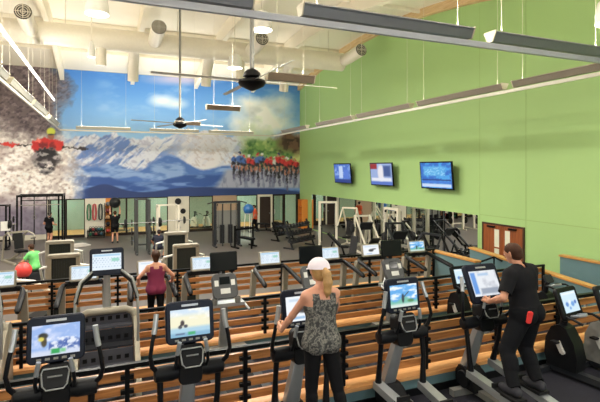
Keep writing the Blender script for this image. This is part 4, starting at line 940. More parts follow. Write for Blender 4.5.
press_machine(349, 11.8, 'cream seated press machine between the cream cable machine and the leg press', -0.9, CRM, 2.0)
press_machine(430, 10.6, 'dark seated press machine close to the mirror, right of the leg presses', -1.3, DGR)
press_machine(400, 8.7, 'light grey seated press machine in front of the leg presses', -1.0, GRY, 1.6)

def bench(px, py, lab, rot, inc=0.0, m=BLKM):
    p = atZ(px, py, 0); t = thing('weight_bench', lab, 'weight bench', (p.x, p.y, 0), rot, 'weight benches')
    MB().bar((0, -0.55, 0.06), (0, 0.6, 0.06), 0.08, 0.07).bar((-0.3, -0.55, 0.05), (0.3, -0.55, 0.05), 0.08, 0.08).bar((-0.3, 0.6, 0.05), (0.3, 0.6, 0.05), 0.08, 0.08).bar((0, -0.3, 0.09), (0, -0.2, 0.40), 0.08, 0.08, (0, 1, 0)).bar((0, 0.4, 0.09), (0, 0.25, 0.44+0.3*math.sin(inc)), 0.08, 0.06, (0, 1, 0)).build('frame', m, t, False)
    MB().cbox((0, -0.32, 0.45), (0.3, 0.36, 0.09)).build('seat', VIN, t, False)
    L = 0.85; MB().cbox((0, -0.12+L/2*math.cos(inc), 0.45+L/2*math.sin(inc)), (0.3, L, 0.09), (inc, 0, 0)).build('backrest', VIN, t, False)
bench(338, 256, 'inclined black bench below the cream press machine', 0.9, 0.8)
bench(353, 264, 'inclined black bench before the cream leg press', -0.7, 0.9)
bench(281, 233, 'low black bench near the open glass door', 0.2, 0.2)
bench(120, 231, 'grey flat bench by the person lifting a ball', 1.2, 0.0, GRY)
bench(262, 231, 'small black bench near the dark brown door', 1.3, 0.1)

# preacher style stand by the bench
def stand(px, py, lab):
    p = atZ(px, py, 0); t = thing('bench_press_stand', lab, 'bench press', (p.x, p.y, 0), 0.3)
    for x in (-0.55, 0.55): MB().bar((x, 0, 0), (x, 0, 1.15), 0.07, 0.09, (0, 1, 0)).bar((x, -0.35, 0.04), (x, 0.35, 0.04), 0.08, 0.08).build('upright', BLKM, t, False)
    MB().bar((-0.55, 0, 0.95), (0.55, 0, 0.95), 0.07, 0.1).build('cross_beam', BLKM, t, False)
    MB().cbox((0, -0.3, 0.5), (0.32, 1.0, 0.1)).build('bench_pad', VIN, t, False)
    MB().bar((0, -0.7, 0), (0, -0.7, 0.45), 0.07, 0.07, (0, 1, 0)).build('leg', BLKM, t, False)
stand(244, 247, 'black bench press stand with a low pad, right of the grey cable machine')

# dumbbell racks with every dumbbell
def dumbbell_rack(px, py, lab, rot, tiers, nper, dlab, group, m=DGR, w=2.0):
    p = (onX(px, py) if py < 20 else atZ(px, py, 0)); t = thing('dumbbell_rack', lab, 'dumbbell rack', (p.x, p.y, 0), rot)
    R_ = Matrix.Rotation(rot, 3, 'Z')
    for x in (-w/2+0.12, w/2-0.12): MB().bar((x, -0.3, 0.04), (x, 0.35, 0.04), 0.08, 0.07).bar((x, -0.22, 0.07), (x, 0.28, 0.30+0.36*tiers), 0.07, 0.07, (1, 0, 0)).build('leg', m, t, False)
    for k in range(tiers):
        z = 0.36+0.36*k; y = -0.12+0.17*k
        MB().cbox((0, y, z), (w, 0.28, 0.025), (0.32, 0, 0)).cbox((0, y-0.135, z-0.025), (w, 0.02, 0.05), (0.32, 0, 0)).build('shelf', m, t, False)
        for j in range(nper):
            r = 0.05+0.004*j+0.008*(tiers-1-k); x = -w/2+0.14+(w-0.28)*j/(nper-1)
            d = thing('dumbbell', '', 'dumbbell', Vector((p.x, p.y, 0))+R_@Vector((x, y, z+r+0.02)), rot, group)
            d['label'] = '%s dumbbell from the left on the %s shelf of the %s' % (ORD[j], ['bottom', 'middle', 'top'][k] if tiers == 3 else ['lower', 'upper'][k], dlab)
            MB().cyl((0, -0.08, 0), (0, 0.08, 0), 0.015, n=6).build('handle', CHR, d)
            for s in (-1, 1): MB().cyl((0, s*0.07, 0), (0, s*0.14, 0), r, n=10).build('head', IRON, d)
dumbbell_rack(300, 247, 'three shelf dumbbell rack in the middle distance before the orange shelf', 0.5, 3, 8, 'three shelf rack', 'dumbbells on the middle distance rack')
dumbbell_rack(283, 240, 'two shelf dumbbell rack left of the taller dumbbell rack', 0.4, 2, 6, 'two shelf rack', 'dumbbells on the low rack', BLKM, 1.4)
dumbbell_rack(455, 12.15, 'long two shelf dumbbell rack below the right end of the mirror', -1.45, 2, 9, 'rack under the mirror', 'dumbbells below the mirror', DGR, 2.4)

# weight stack machines just past the back railing
def stack_machine(px, Y, lab, h, w=0.74, rot=0):
    x = XatY(px, Y); t = thing('weight_machine', lab, 'weight machine', (x, Y, 0), rot, 'weight stack machines behind the back railing')
    o_, i_ = w/2, w/2-0.09
    MB().rbox((0, 0, h-0.05), (w, 0.2, 0.1), 0.045).bar((-o_+0.045, 0, 0), (-o_+0.045, 0, h-0.06), 0.09, 0.2, (0, 1, 0)).bar((o_-0.045, 0, 0), (o_-0.045, 0, h-0.06), 0.09, 0.2, (0, 1, 0)).box(-i_, -0.1, 0.0, i_, 0.1, 0.14).build('tower_frame', TAU, t)
    ms = MB().box(-i_, -0.03, 0.14, i_, 0.03, h-0.1).build('mesh_panel', mat('dark_mesh', (50, 54, 50), 0.7), t, False)
    rb = MB()
    for k in range(9): q = -i_+0.04+k*(2*i_-0.08)/8; rb.box(q-0.006, -0.04, 0.16, q+0.006, -0.0301, h-0.12)
    rb.build('rib', DGR, ms, False)
    MB().bar((0, 0.1, 0.08), (0, 1.2, 0.08), 0.12, 0.1).bar((-0.35, 1.2, 0.05), (0.35, 1.2, 0.05), 0.1, 0.1).build('base_beam', TAU, t, False)
    MB().cbox((0, 0.85, 0.5), (0.42, 0.42, 0.1)).bar((0, 0.85, 0.12), (0, 0.85, 0.45), 0.08, 0.08, (0, 1, 0)).build('seat', VIN, t, False)
    MB().cbox((0, 0.6, 0.95), (0.38, 0.1, 0.7), (0.1, 0, 0)).build('backrest', VIN, t, False)
    for s in (-1, 1): MB().tube([(s*o_*0.9, 0.1, h-0.3), (s*0.55, 0.35, h-0.4), (s*0.55, 0.8, 1.2), (s*0.4, 1.1, 1.05)], 0.03, 8).build('press_arm', WHT, t)
    return t
stack_machine(64, 12.75, 'grey framed weight tower behind the back railing at left, the nearer of the pair', 2.0, 0.72)
stack_machine(60, 14.8, 'grey framed weight tower at left peeking over the nearer one', 2.05, 0.72)
stack_machine(186, 13.1, 'grey framed weight tower nearest the bright white treadmill screen', 2.0, 0.70)
stack_machine(176, 15.0, 'grey framed weight tower below the white squat rack, the taller of the pair', 2.1, 0.72)
def arm_machine(px, Y, lab):
    x = XatY(px, Y); t = thing('seated_row_machine', lab, 'row machine', (x, Y, 0), -0.4)
    MB().bar((0, -0.8, 0.06), (0, 0.8, 0.06), 0.12, 0.1).bar((-0.35, -0.8, 0.05), (0.35, -0.8, 0.05), 0.1, 0.08).build('base_beam', TAU, t, False)
    MB().tube([(-0.5, -0.5, 1.35), (-0.2, -0.55, 1.55), (0.3, -0.5, 1.5), (0.55, -0.35, 1.25)], 0.045, 10).build('arm_tube', WHT, t)
    MB().bar((0, -0.5, 0.1), (0, -0.52, 1.5), 0.1, 0.12, (0, 1, 0)).build('post', TAU, t, False)
    MB().cbox((0, 0.2, 0.5), (0.4, 0.5, 0.1)).bar((0, 0.2, 0.1), (0, 0.2, 0.45), 0.08, 0.08, (0, 1, 0)).build('seat', VIN, t, False)
arm_machine(34, 12.7, 'row machine with a white bent arm tube, left of the grey weight towers')
for px, py, lb, r in ((19, 262, 'grey seated press machine at the far left below the white board', 0.5),): press_machine(px, py, lb, r, TAU, 1.3)

# small things
p = atZ(10, 246, 0); t = thing('notice_stand', 'white notice board on a thin stand at the far left', 'notice board', (p.x, p.y-1.2, 0))
MB().box(-0.21, -0.02, 0.95, 0.21, 0.02, 1.42).build('board', WHT, t, False)
MB().cyl((0, 0.035, 0.03), (0, 0.035, 1.3), 0.015, n=8).lathe([(0.2, 0), (0.2, 0.02), (0.03, 0.04)], (0, 0.035, 0), 16).build('stand', BLKM, t)
RED = mat('red_ball_rubber', (216, 66, 62), 0.4)
x = XatY(23.5, 17.3); tag(MB().ball((0, 0, 0), 0.25, 24).build('exercise_ball', RED, None, True, (x, 17.3, 0.80)), 'red exercise ball beside the man in the green shirt', 'exercise ball')
t = thing('ball_stand', 'low black stand holding the red exercise ball', 'ball stand', (x, 17.3, 0))
MB().tube([(0.15*math.cos(a), 0.15*math.sin(a), 0.59) for a in np.linspace(0, 2*PI, 20, False)], 0.018, 6, True).build('ring', BLKM, t)
for a in (0.5, 2.6, 4.7): MB().cyl((0.15*math.cos(a), 0.15*math.sin(a), 0.59), (0.24*math.cos(a), 0.3*math.sin(a), 0.0), 0.018, n=6).build('leg', BLKM, t)
x = XatY(248.5, 27.0); BLU = mat('blue_ball_rubber', (44, 104, 168), 0.35)
tag(MB().ball((0, 0, 0), 0.32, 24).build('exercise_ball', BLU, None, True, (x, 27.0, 1.62)), 'big blue exercise ball left of the person in orange', 'exercise ball')
t = thing('ball_stand', 'tall white stand under the blue exercise ball', 'ball stand', (x, 27.0, 0))
MB().tube([(0.2*math.cos(a), 0.2*math.sin(a), 1.36) for a in np.linspace(0, 2*PI, 20, False)], 0.018, 6, True).build('ring', WHT, t)
for a in (0.5, 2.6, 4.7): MB().cyl((0.2*math.cos(a), 0.2*math.sin(a), 1.36), (0.3*math.cos(a), 0.3*math.sin(a), 0.0), 0.02, n=6).build('leg', WHT, t)
# pale folded towel/pad on the floor near the rig
p = atZ(76, 247, 0); t = thing('floor_mat', 'pale folded exercise mat on the grey floor right of the rig', 'mat', (p.x, p.y, 0), 0.5)
MB().rbox((0, 0, 0.05), (1.3, 0.6, 0.09), 0.04).build('fold', mat('pale_mat', (196, 190, 184), 0.7), t)
MB().rbox((0.1, 0.05, 0.12), (0.8, 0.5, 0.05), 0.02).build('fold', mat('pale_mat', (196, 190, 184), 0.7), t)
# hanging bands and ropes on the white panel
for px, c, lb in ((89, (52, 120, 84), 'green resistance band'), (94.5, (186, 70, 76), 'red resistance band'), (100.5, (70, 76, 72), 'dark grey resistance band')):
    x = XatY(px, YB); m = mat(lb.replace(' ', '_'), c, 0.6)
    t = thing('resistance_band', '%s hanging on the white panel left of the orange panel' % lb, 'resistance band', (x, YB-0.09, 1.95), 0, 'bands on the white panel')
    MB().tube([(-0.06, 0, -0.04), (0, 0, 0), (0.06, 0, -0.04), (0.09, 0, -0.45), (0.07, 0, -0.88), (0, 0, -0.94), (-0.07, 0, -0.88), (-0.09, 0, -0.45)], 0.045, 8, True).build('loop', m, t)
    MB().cyl((0, 0.088, -0.01), (0, -0.06, -0.03), 0.015, n=8).build('hook', SIL, t)
# bin shelf under them with kettlebells
x0_, x1_ = XatY(88, YB), XatY(104, YB); t = thing('kettlebell_shelf', 'low black shelf under the hanging resistance bands', 'shelf', ((x0_+x1_)/2, YB-0.35, 0))
wd = x1_-x0_
each(MB().box(-wd/2, -0.2, 0.38, wd/2, 0.2, 0.42).box(-wd/2, -0.2, 0.1, wd/2, 0.2, 0.14), 'shelf_board', BLKM, t, False)
for s in (-1, 1): MB().box(s*wd/2-0.03, -0.2, 0, s*wd/2+0.03, 0.2, 0.46).build('side', BLKM, t, False)
for j in range(5):
    for k in range(2):
        cl = [(40, 110, 80), (60, 60, 62), (150, 60, 60), (50, 54, 58), (52, 90, 110)][(j+k) % 5]; nm = ['green', 'charcoal', 'red', 'black', 'blue'][(j+k) % 5]
        kb = thing('kettlebell', '%s kettlebell, %s from the left on the %s board under the bands' % (nm, ORD[j], ['lower', 'upper'][k]), 'kettlebell', ((x0_+x1_)/2-wd/2+0.14+(wd-0.28)*j/4, YB-0.35, [0.14, 0.42][k]), 0, 'kettlebells under the bands')
        MB().lathe([(0.06, 0), (0.09, 0.04), (0.095, 0.09), (0.06, 0.15), (0.0001, 0.16)], n=14).build('bell', mat('kettlebell_'+nm, cl, 0.5), kb)
        MB().tube([(-0.05, 0, 0.13), (-0.06, 0, 0.2), (0, 0, 0.235), (0.06, 0, 0.2), (0.05, 0, 0.13)], 0.014, 6).build('handle', IRON, kb)
# medicine balls on a slim rack by the orange panel
x = XatY(108, YB); t = thing('medicine_ball_rack', 'slim black medicine ball rack against the orange panel', 'ball rack', (x, YB-0.25, 0))
each(MB().box(-0.2, 0.14, 0, -0.16, 0.2, 2.0).box(0.16, 0.14, 0, 0.2, 0.2, 2.0), 'post', BLKM, t, False)
for k in range(5):
    MB().box(-0.2, -0.16, 0.22+0.4*k, 0.2, 0.139, 0.24+0.4*k).build('shelf', BLKM, t, False)
    nm, cl = [('red', (176, 60, 50)), ('black', (40, 40, 42)), ('tan', (190, 150, 110)), ('maroon', (120, 50, 56)), ('grey', (110, 110, 112))][k]
    tag(MB().ball((0, 0, 0), 0.125, 18).build('medicine_ball', mat('medicine_ball_'+nm, cl, 0.55), None, True, (x, YB-0.26, 0.366+0.4*k)), '%s medicine ball, %s up on the slim rack by the orange panel' % (nm, ORD[k]), 'medicine ball', 'medicine balls by the orange panel')
# plates and ball hung on the white panel on the right of the racks
for px, z, r, lb in ((178, 1.98, 0.2, 'round dark plate hung high on the white panel behind the white squat rack'), (183, 1.35, 0.17, 'dark plate hung lower on the white panel behind the white squat rack')):
    tag(MB().disc((0, 0, 0), (0, 1, 0), r, 0.06).build('wall_plate', IRON, None, True, (XatY(px, YB), YB-0.032, z)), lb, 'plate')
# orange shelf unit in the far corner
yA, yB_ = YatX(309.5, W), YatX(302.5, W); t = thing('shelf_unit', 'orange shelf unit in the corner between mural and mirror', 'shelf unit', (W-0.45, (yA+yB_)/2, 0))
hw = (yB_-yA)/2*0.55
MB().box(-0.0, -hw, 0, 0.44, -hw+0.05, 1.95).box(0, hw-0.05, 0, 0.44, hw, 1.95).box(0.40, -hw+0.05, 0, 0.44, hw-0.05, 1.95).build('case', ORNG, t, False)
for k in range(5): MB().box(0, -hw+0.051, 0.06+0.46*k, 0.399, hw-0.051, 0.1+0.46*k).build('shelf', mat('orange_shelf', (200, 112, 44), 0.5), t, False)
# bikes in the studio behind the glass
for i, px in enumerate((196, 208)):
    bike('white studio bike behind the glass, %s of the pair left of the tan panel' % ['left one', 'right one'][i], XatY(px, YB+1.6), YB+1.6, 0.0, 0.8, 6, False, 'studio bikes behind the glass', WHT)
# stair handrail on the aisle
t = thing('stair_handrail', 'bent black handrail in the aisle in front of the double door', 'handrail', (0, 0, 0))
a = atX(480, 262, 9.9); b = atX(494, 257, 10.3); c = atX(502, 261, 10.3)
MB().tube([a, (a+b)/2, b, (b+c)/2, c], 0.028, 10).build('rail', BLKM, t)
for q in (a, b): MB().cyl((q.x, q.y, ZC), q, 0.022, n=8).build('post', BLKM, t)

# dark storage on the far left: plate tree and shelf of balls
p = atZ(-4, 243, 0); t = thing('plate_tree', 'black plate tree standing at the left edge beyond the white board', 'plate rack', (p.x+0.6, p.y+1.2, 0)); bx, by = p.x+0.6, p.y+1.2
MB().bar((0, 0, 0), (0, 0, 1.5), 0.09, 0.09, (0, 1, 0)).build('post', BLKM, t, False)
MB().bar((-0.4, 0, 0.04), (0.4, 0, 0.04), 0.09, 0.08).build('foot', BLKM, t, False)
for z, r in ((0.4, 0.225), (0.9, 0.2), (1.32, 0.16)):
    MB().cyl((0, -0.05, z), (0, -0.3, z), 0.02, n=8).build('peg', CHR, t)
    for k in range(2): tag(plate_mb((0, 0, 0), (0, 1, 0), r, 0.05).build('weight_plate', IRON, None, True, (bx, by-0.11-0.07*k, z)), '%s plate on the %s peg of the plate tree at the left edge' % (['inner', 'outer'][k], {0.4: 'lowest', 0.9: 'middle', 1.32: 'top'}[z]), 'weight plate', 'plates on the plate tree')
p = atZ(31, 237, 0); t = thing('storage_rack', 'black storage rack with dark balls behind the training rig', 'storage rack', (p.x, p.y, 0)); bx, by = p.x, p.y
for x_ in (-0.75, 0.75): MB().box(x_-0.03, -0.2, 0, x_+0.03, 0.2, 1.5).build('side_frame', BLKM, t, False)
for k in range(3):
    MB().box(-0.719, -0.2, 0.2+0.45*k, 0.719, 0.2, 0.23+0.45*k).build('shelf', BLKM, t, False)
    for j in range(5):
        nm, cl = [('black', (38, 38, 40)), ('grey', (96, 96, 98)), ('dark green', (44, 76, 62)), ('black', (38, 38, 40)), ('navy', (46, 52, 76))][(j*2+k) % 5]
        tag(MB().ball((0, 0, 0), 0.115+0.006*k, 14).build('medicine_ball', mat('ball_'+nm.replace(' ', '_'), cl, 0.55), None, True, (bx-0.56+0.28*j, by, 0.23+0.45*k+0.115+0.006*k)), '%s ball, %s from the left on the %s shelf behind the training rig' % (nm, ORD[j], ['bottom', 'middle', 'top'][k]), 'medicine ball', 'balls behind the training rig')
# ================================================================== PEOPLE
def sdf_mesh(prims, h, pad=0.03):
    # prims: (a, b, ra, rb, k). Blend tapered capsules into one field, then extract a smooth surface (surface nets)
    A = np.array([[*p[0], *p[1], p[2], p[3]] for p in prims]); R_ = np.maximum(A[:, 6], A[:, 7])[:, None]
    lo = np.minimum(A[:, :3], A[:, 3:6])-R_; hi = np.maximum(A[:, :3], A[:, 3:6])+R_
    o = lo.min(0)-pad; n = np.ceil((hi.max(0)+pad-o)/h).astype(int)+1
    Fd = np.full(n, 1.0)
    for p in prims:
        a, b = np.array(p[0], float), np.array(p[1], float); ra, rb, k = p[2], p[3], p[4]; m = max(ra, rb)+k*1.5+2*h
        i0 = np.maximum(0, np.floor((np.minimum(a, b)-m-o)/h).astype(int)); i1 = np.minimum(n, np.ceil((np.maximum(a, b)+m-o)/h).astype(int)+1)
        gx, gy, gz = np.meshgrid(*[o[q]+h*np.arange(i0[q], i1[q]) for q in range(3)], indexing='ij')
        d = b-a; L = d@d+1e-9; t = np.clip(((gx-a[0])*d[0]+(gy-a[1])*d[1]+(gz-a[2])*d[2])/L, 0, 1)
        D = np.sqrt((gx-a[0]-t*d[0])**2+(gy-a[1]-t*d[1])**2+(gz-a[2]-t*d[2])**2)-(ra+(rb-ra)*t)
        sl = tuple(slice(i0[q], i1[q]) for q in range(3)); C = Fd[sl]
        hh = np.clip(0.5+0.5*(C-D)/k, 0, 1); Fd[sl] = np.where(abs(C-D) < k, C*(1-hh)+D*hh-k*hh*(1-hh), np.minimum(C, D))
    S = Fd < 0
    c = np.zeros([q-1 for q in n], int)
    for dx in (0, 1):
        for dy in (0, 1):
            for dz in (0, 1): c += S[dx:n[0]-1+dx, dy:n[1]-1+dy, dz:n[2]-1+dz]
    act = (c > 0) & (c < 8); idx = -np.ones(act.shape, int); idx[act] = np.arange(act.sum()); I = np.argwhere(act)
    acc = np.zeros((len(I), 3)); cnt = np.zeros(len(I))
    cor = [(x, y, z) for x in (0, 1) for y in (0, 1) for z in (0, 1)]
    for u in cor:
        for ax in range(3):
            if u[ax]: continue
            v = list(u); v[ax] = 1
            f0 = Fd[I[:, 0]+u[0], I[:, 1]+u[1], I[:, 2]+u[2]]; f1 = Fd[I[:, 0]+v[0], I[:, 1]+v[1], I[:, 2]+v[2]]
            m = (f0 < 0) != (f1 < 0); t = np.where(m, f0/(f0-f1+1e-12), 0)
            q = np.tile(np.array(u, float), (len(I), 1)); q[:, ax] += t
            acc[m] += q[m]; cnt += m
    V = o+h*(I+acc/cnt[:, None]); Q = []
    for ax in range(3):
        b_, c_ = (ax+1) % 3, (ax+2) % 3
        sl0 = [slice(1, n[q]-1) for q in range(3)]; sl1 = list(sl0); sl0[ax] = slice(0, n[ax]-1); sl1[ax] = slice(1, n[ax])
        s0, s1 = S[tuple(sl0)], S[tuple(sl1)]
        E = np.argwhere(s0 != s1); fl = s0[s0 != s1]
        off = np.ones(3, int); off[ax] = 0; E = E+off
        def g(db, dc): e = E.copy(); e[:, b_] -= db; e[:, c_] -= dc; return idx[e[:, 0], e[:, 1], e[:, 2]]
        q = np.stack([g(0, 0), g(1, 0), g(1, 1), g(0, 1)], 1); q[~fl] = q[~fl][:, ::-1]; Q.append(q)
    return V, np.concatenate(Q)
def mk(name, V, Q, m, parent=None):
    me = bpy.data.meshes.new(name); me.from_pydata(np.asarray(V).tolist(), [], np.asarray(Q).tolist()); me.materials.append(m)
    me.polygons.foreach_set('use_smooth', [True]*len(me.polygons)); o = bpy.data.objects.new(name, me); COL.objects.link(o)
    if parent: o.parent = parent
    return o
def normals(V, Q):
    fn = np.cross(V[Q[:, 2]]-V[Q[:, 0]], V[Q[:, 3]]-V[Q[:, 1]]); N = np.zeros_like(V)
    for k in range(4): np.add.at(N, Q[:, k], fn)
    return N/(np.linalg.norm(N, axis=1)[:, None]+1e-12)
def ik(a, t, l1, l2, pole):
    a, t = Vector(a), Vector(t); d = t-a; L = min(d.length, (l1+l2)*0.999); d.normalize()
    x = (l1*l1-l2*l2+L*L)/(2*L); y = math.sqrt(max(0, l1*l1-x*x)); p = Vector(pole); p = (p-d*p.dot(d)).normalized()
    return a+d*x+p*y, a+d*L
def person(label, loc, rotz, S, pose, skin, hairc, clothes, h=0.012, fem=False, ponytail=False, cap=None, sock=None):
    P = []; T = []
    def add(a, b, ra, rb, k, tg): P.append((tuple(a), tuple(b), ra*S, rb*S, k)); T.append(tg)
    U = Vector(pose.get('up', (0, 0, 1))).normalized(); Rt = Vector(pose.get('right', (1, 0, 0))); Rt = (Rt-U*Rt.dot(U)).normalized(); Fw = U.cross(Rt)
    hp = Vector(pose['hip']); w = 0.94 if fem else 1.0; sh = 0.158 if fem else 0.185
    at = lambda r, f, u: hp+(Rt*r+Fw*f+U*u)*S
    # torso
    add(at(-0.085, -0.005, 0.0), at(0.085, -0.005, 0.0), 0.108, 0.108, 0.05, 'pelvis')
    add(at(-0.075, -0.06, -0.02), at(-0.07, -0.055, 0.0), 0.085, 0.085, 0.04, 'pelvis'); add(at(0.075, -0.06, -0.02), at(0.07, -0.055, 0.0), 0.085, 0.085, 0.04, 'pelvis')
    add(at(-0.062*w, 0.0, 0.12), at(0.062*w, 0.0, 0.12), 0.098, 0.098, 0.05, 'belly')
    add(at(-0.062*w, 0.0, 0.22), at(0.062*w, 0.0, 0.22), 0.092*w, 0.092*w, 0.05, 'waist')
    add(at(-0.08*w, 0.0, 0.34), at(0.08*w, 0.0, 0.34), 0.105*w, 0.105*w, 0.05, 'chest')
    add(at(-0.095*w, -0.01, 0.42), at(0.095*w, -0.01, 0.42), 0.092*w, 0.092*w, 0.05, 'chest')
    if fem: add(at(-0.07, 0.06, 0.345), at(-0.07, 0.075, 0.345), 0.058, 0.055, 0.04, 'chest'); add(at(0.07, 0.06, 0.345), at(0.07, 0.075, 0.345), 0.058, 0.055, 0.04, 'chest')
    add(at(0, -0.01, 0.05), at(0, -0.005, 0.4), 0.1, 0.1, 0.05, 'waist')
    nb = at(0, -0.015, 0.50)
    hf = Vector(pose.get('face', Fw)).normalized(); hu = Vector(pose.get('headup', U)); hu = (hu-hf*hu.dot(hf)).normalized(); hr = hf.cross(hu)
    nt = nb+(U*0.4+hu*0.6)*0.09*S+Fw*0.015*S
    add(nb, nt, 0.056 if not fem else 0.047, 0.05 if not fem else 0.043, 0.03, 'neck')
    hc = nt+(hu*0.098+hf*0.018)*S
    hd = lambda r, f, u: hc+(hr*r+hf*f+hu*u)*S
    add(hd(0, -0.012, 0.03), hd(0, 0.02, 0.03), 0.083, 0.08, 0.02, 'head'); add(hd(0, 0.03, -0.02), hd(0, 0.038, -0.055), 0.066, 0.048, 0.03, 'head'); add(hd(0, 0.058, -0.082), hd(0, 0.064, -0.085), 0.024, 0.022, 0.02, 'head')
    add(hd(0, 0.092, 0.015), hd(0, 0.108, -0.022), 0.009, 0.014, 0.012, 'head'); add(hd(-0.035, 0.084, 0.03), hd(0.035, 0.084, 0.03), 0.012, 0.012, 0.015, 'head')
    add(hd(-0.02, 0.088, -0.05), hd(0.02, 0.088, -0.05), 0.010, 0.010, 0.008, 'lips')
    for s in (-1, 1): add(hd(s*0.083, -0.005, -0.015), hd(s*0.09, -0.012, 0.022), 0.012, 0.015, 0.006, 'ear')
    # arms and hands
    for s, nm in ((-1, 'l'), (1, 'r')):
        so = at(s*sh, -0.015, 0.455); add(at(s*0.05, -0.02, 0.50), so, 0.05, 0.055, 0.04, 'shoulder')
        a = pose['arm_'+nm]; d = Vector(a['dir']).normalized(); pn = Vector(a['palm']); pn = (pn-d*pn.dot(d)).normalized(); th = pn.cross(d)*(-s)
        if 'grip' in a: wr = Vector(a['grip'])-d*0.085*S-pn*0.026*S
        else: wr = Vector(a['wrist'])
        el, wr = ik(so, wr, 0.29*S, 0.26*S, a['pole']); ft = 0.86 if fem else 1.0
        add(so, el, 0.054*ft, 0.042*ft, 0.03, 'uparm_'+nm); add(el, el+(wr-el)*0.35, 0.041*ft, 0.042*ft, 0.02, 'forearm_'+nm); add(el+(wr-el)*0.35, wr, 0.042*ft, 0.028*ft, 0.02, 'forearm_'+nm)
        add(wr+th*0.012*S, wr+d*0.075*S+th*0.022*S, 0.022, 0.019, 0.015, 'hand'); add(wr-th*0.012*S, wr+d*0.07*S-th*0.024*S, 0.022, 0.018, 0.015, 'hand')
        cu = a.get('curl', 1.0)
        for i, (o_, l_) in enumerate(((0.030, 0.072), (0.010, 0.080), (-0.011, 0.075), (-0.031, 0.060))):
            b = wr+(d*(0.086-0.004*abs(i-1))+th*o_)*S; ang = 0; r_ = 0.0098
            for sg, (fr, bend) in enumerate(((0.42, 42), (0.33, 62), (0.25, 42))):
                ang += math.radians(bend)*cu; e = b+(d*math.cos(ang)+pn*math.sin(ang))*l_*fr*1.25*S
                add(b, e, r_, r_*0.93, 0.004 if sg else 0.008, 'hand'); b = e; r_ *= 0.93
        b = wr+(d*0.025+th*0.03)*S; e = b+(d*0.55+th*0.6+pn*0.45).normalized()*0.042*S; add(b, e, 0.014, 0.0115, 0.01, 'hand')
        e2 = e+(d*0.6+th*(0.35-0.6*cu)+pn*0.75*cu).normalized()*0.034*S; add(e, e2, 0.0112, 0.0095, 0.004, 'hand')
    # legs and feet
    for s, nm in ((-1, 'l'), (1, 'r')):
        l = pose['leg_'+nm]; ho = at(s*0.088, 0, -0.03); kn, an = ik(ho, l['ankle'], 0.43*S, 0.41*S, l['pole'])
        add(ho, kn, 0.092 if fem else 0.088, 0.058, 0.04, 'thigh_'+nm); add(kn, an, 0.057, 0.037, 0.02, 'shin_'+nm)
        bk = -Vector(l['pole']); cf = kn+(an-kn)*0.28+bk.normalized()*0.022*S; add(cf, cf+(an-kn)*0.16, 0.05, 0.043, 0.03, 'shin_'+nm)
        td = Vector(l.get('toe', (0, 1, 0))).normalized(); sd = (an-kn).normalized()
        add(an-td*0.04*S+sd*0.035*S, an+td*0.13*S+sd*0.05*S, 0.042, 0.036, 0.02, 'foot_'+nm); add(an+td*0.1*S+sd*0.052*S, an+td*0.185*S+sd*0.056*S, 0.038, 0.03, 0.02, 'foot_'+nm)
    V, Q = sdf_mesh(P, h)
    bd = mk('person', V, Q, skin); bd.location = loc; bd.rotation_euler.z = rotz; tag(bd, label, 'person')
    # which bone every face belongs to, and how far along it
    C = V[Q].mean(1); best = np.full(len(C), 9.0); bi = np.zeros(len(C), int); bt = np.zeros(len(C))
    for i, p in enumerate(P):
        a, b = np.array(p[0]), np.array(p[1]); d = b-a; t = np.clip(((C-a)@d)/(d@d+1e-9), 0, 1); D = np.linalg.norm(C-a-t[:, None]*d, axis=1)-(p[2]+(p[3]-p[2])*t)
        m = D < best; best[m] = D[m]; bi[m] = i; bt[m] = t[m]
    tags = np.array(T)[bi]; N = normals(V, Q)
    loc_ = lambda: ((C-np.array(hp))@np.array(U)/S, (C-np.array(hp))@np.array(Rt)/S, (C-np.array(hp))@np.array(Fw)/S)
    for nm, m, off, sel in clothes:
        u, r, f = loc_(); k = np.zeros(len(C), bool)
        for tg in sel:
            base, lo_, hi_ = (tg+(0, 1))[:3] if isinstance(tg, tuple) and len(tg) == 1 else (tg if isinstance(tg, tuple) else (tg, -1, 2))
            k |= np.char.startswith(tags, base) & (bt >= lo_) & (bt <= hi_)
        if nm == 'tank_top': k &= (u > -0.10) & (u < 0.475) & ~((u > 0.36) & (abs(r) > 0.125))
        if nm == 'tank_top': k &= ~((u > 0.42) & (abs(r) < 0.055))
        if nm == 't_shirt': k |= np.char.startswith(tags, 'neck') & (u < 0.515)
        if nm == 't_shirt': k &= (u > -0.15)
        if nm in ('leggings', 'trousers', 'shorts'): k &= (u < 0.06)
        if not k.any(): continue
        q = Q[k]; us, inv = np.unique(q, return_inverse=True); q = inv.reshape(q.shape); v = V[us]+N[us]*off
        # thicken the cloth: outer skin, inner skin, rim
        v2 = V[us]+N[us]*off*0.35; n0 = len(v); ed = {}
        for f4 in q:
            for a_, b_ in zip(f4, np.roll(f4, -1)):
                if (b_, a_) in ed: del ed[(b_, a_)]
                else: ed[(a_, b_)] = 1
        rim = [(b_, a_, a_+n0, b_+n0) for a_, b_ in ed]
        mk(nm, np.concatenate([v, v2]), np.concatenate([q, q[:, ::-1]+n0]+([np.array(rim)] if rim else [])), m, bd)
    # hair
    hk = []
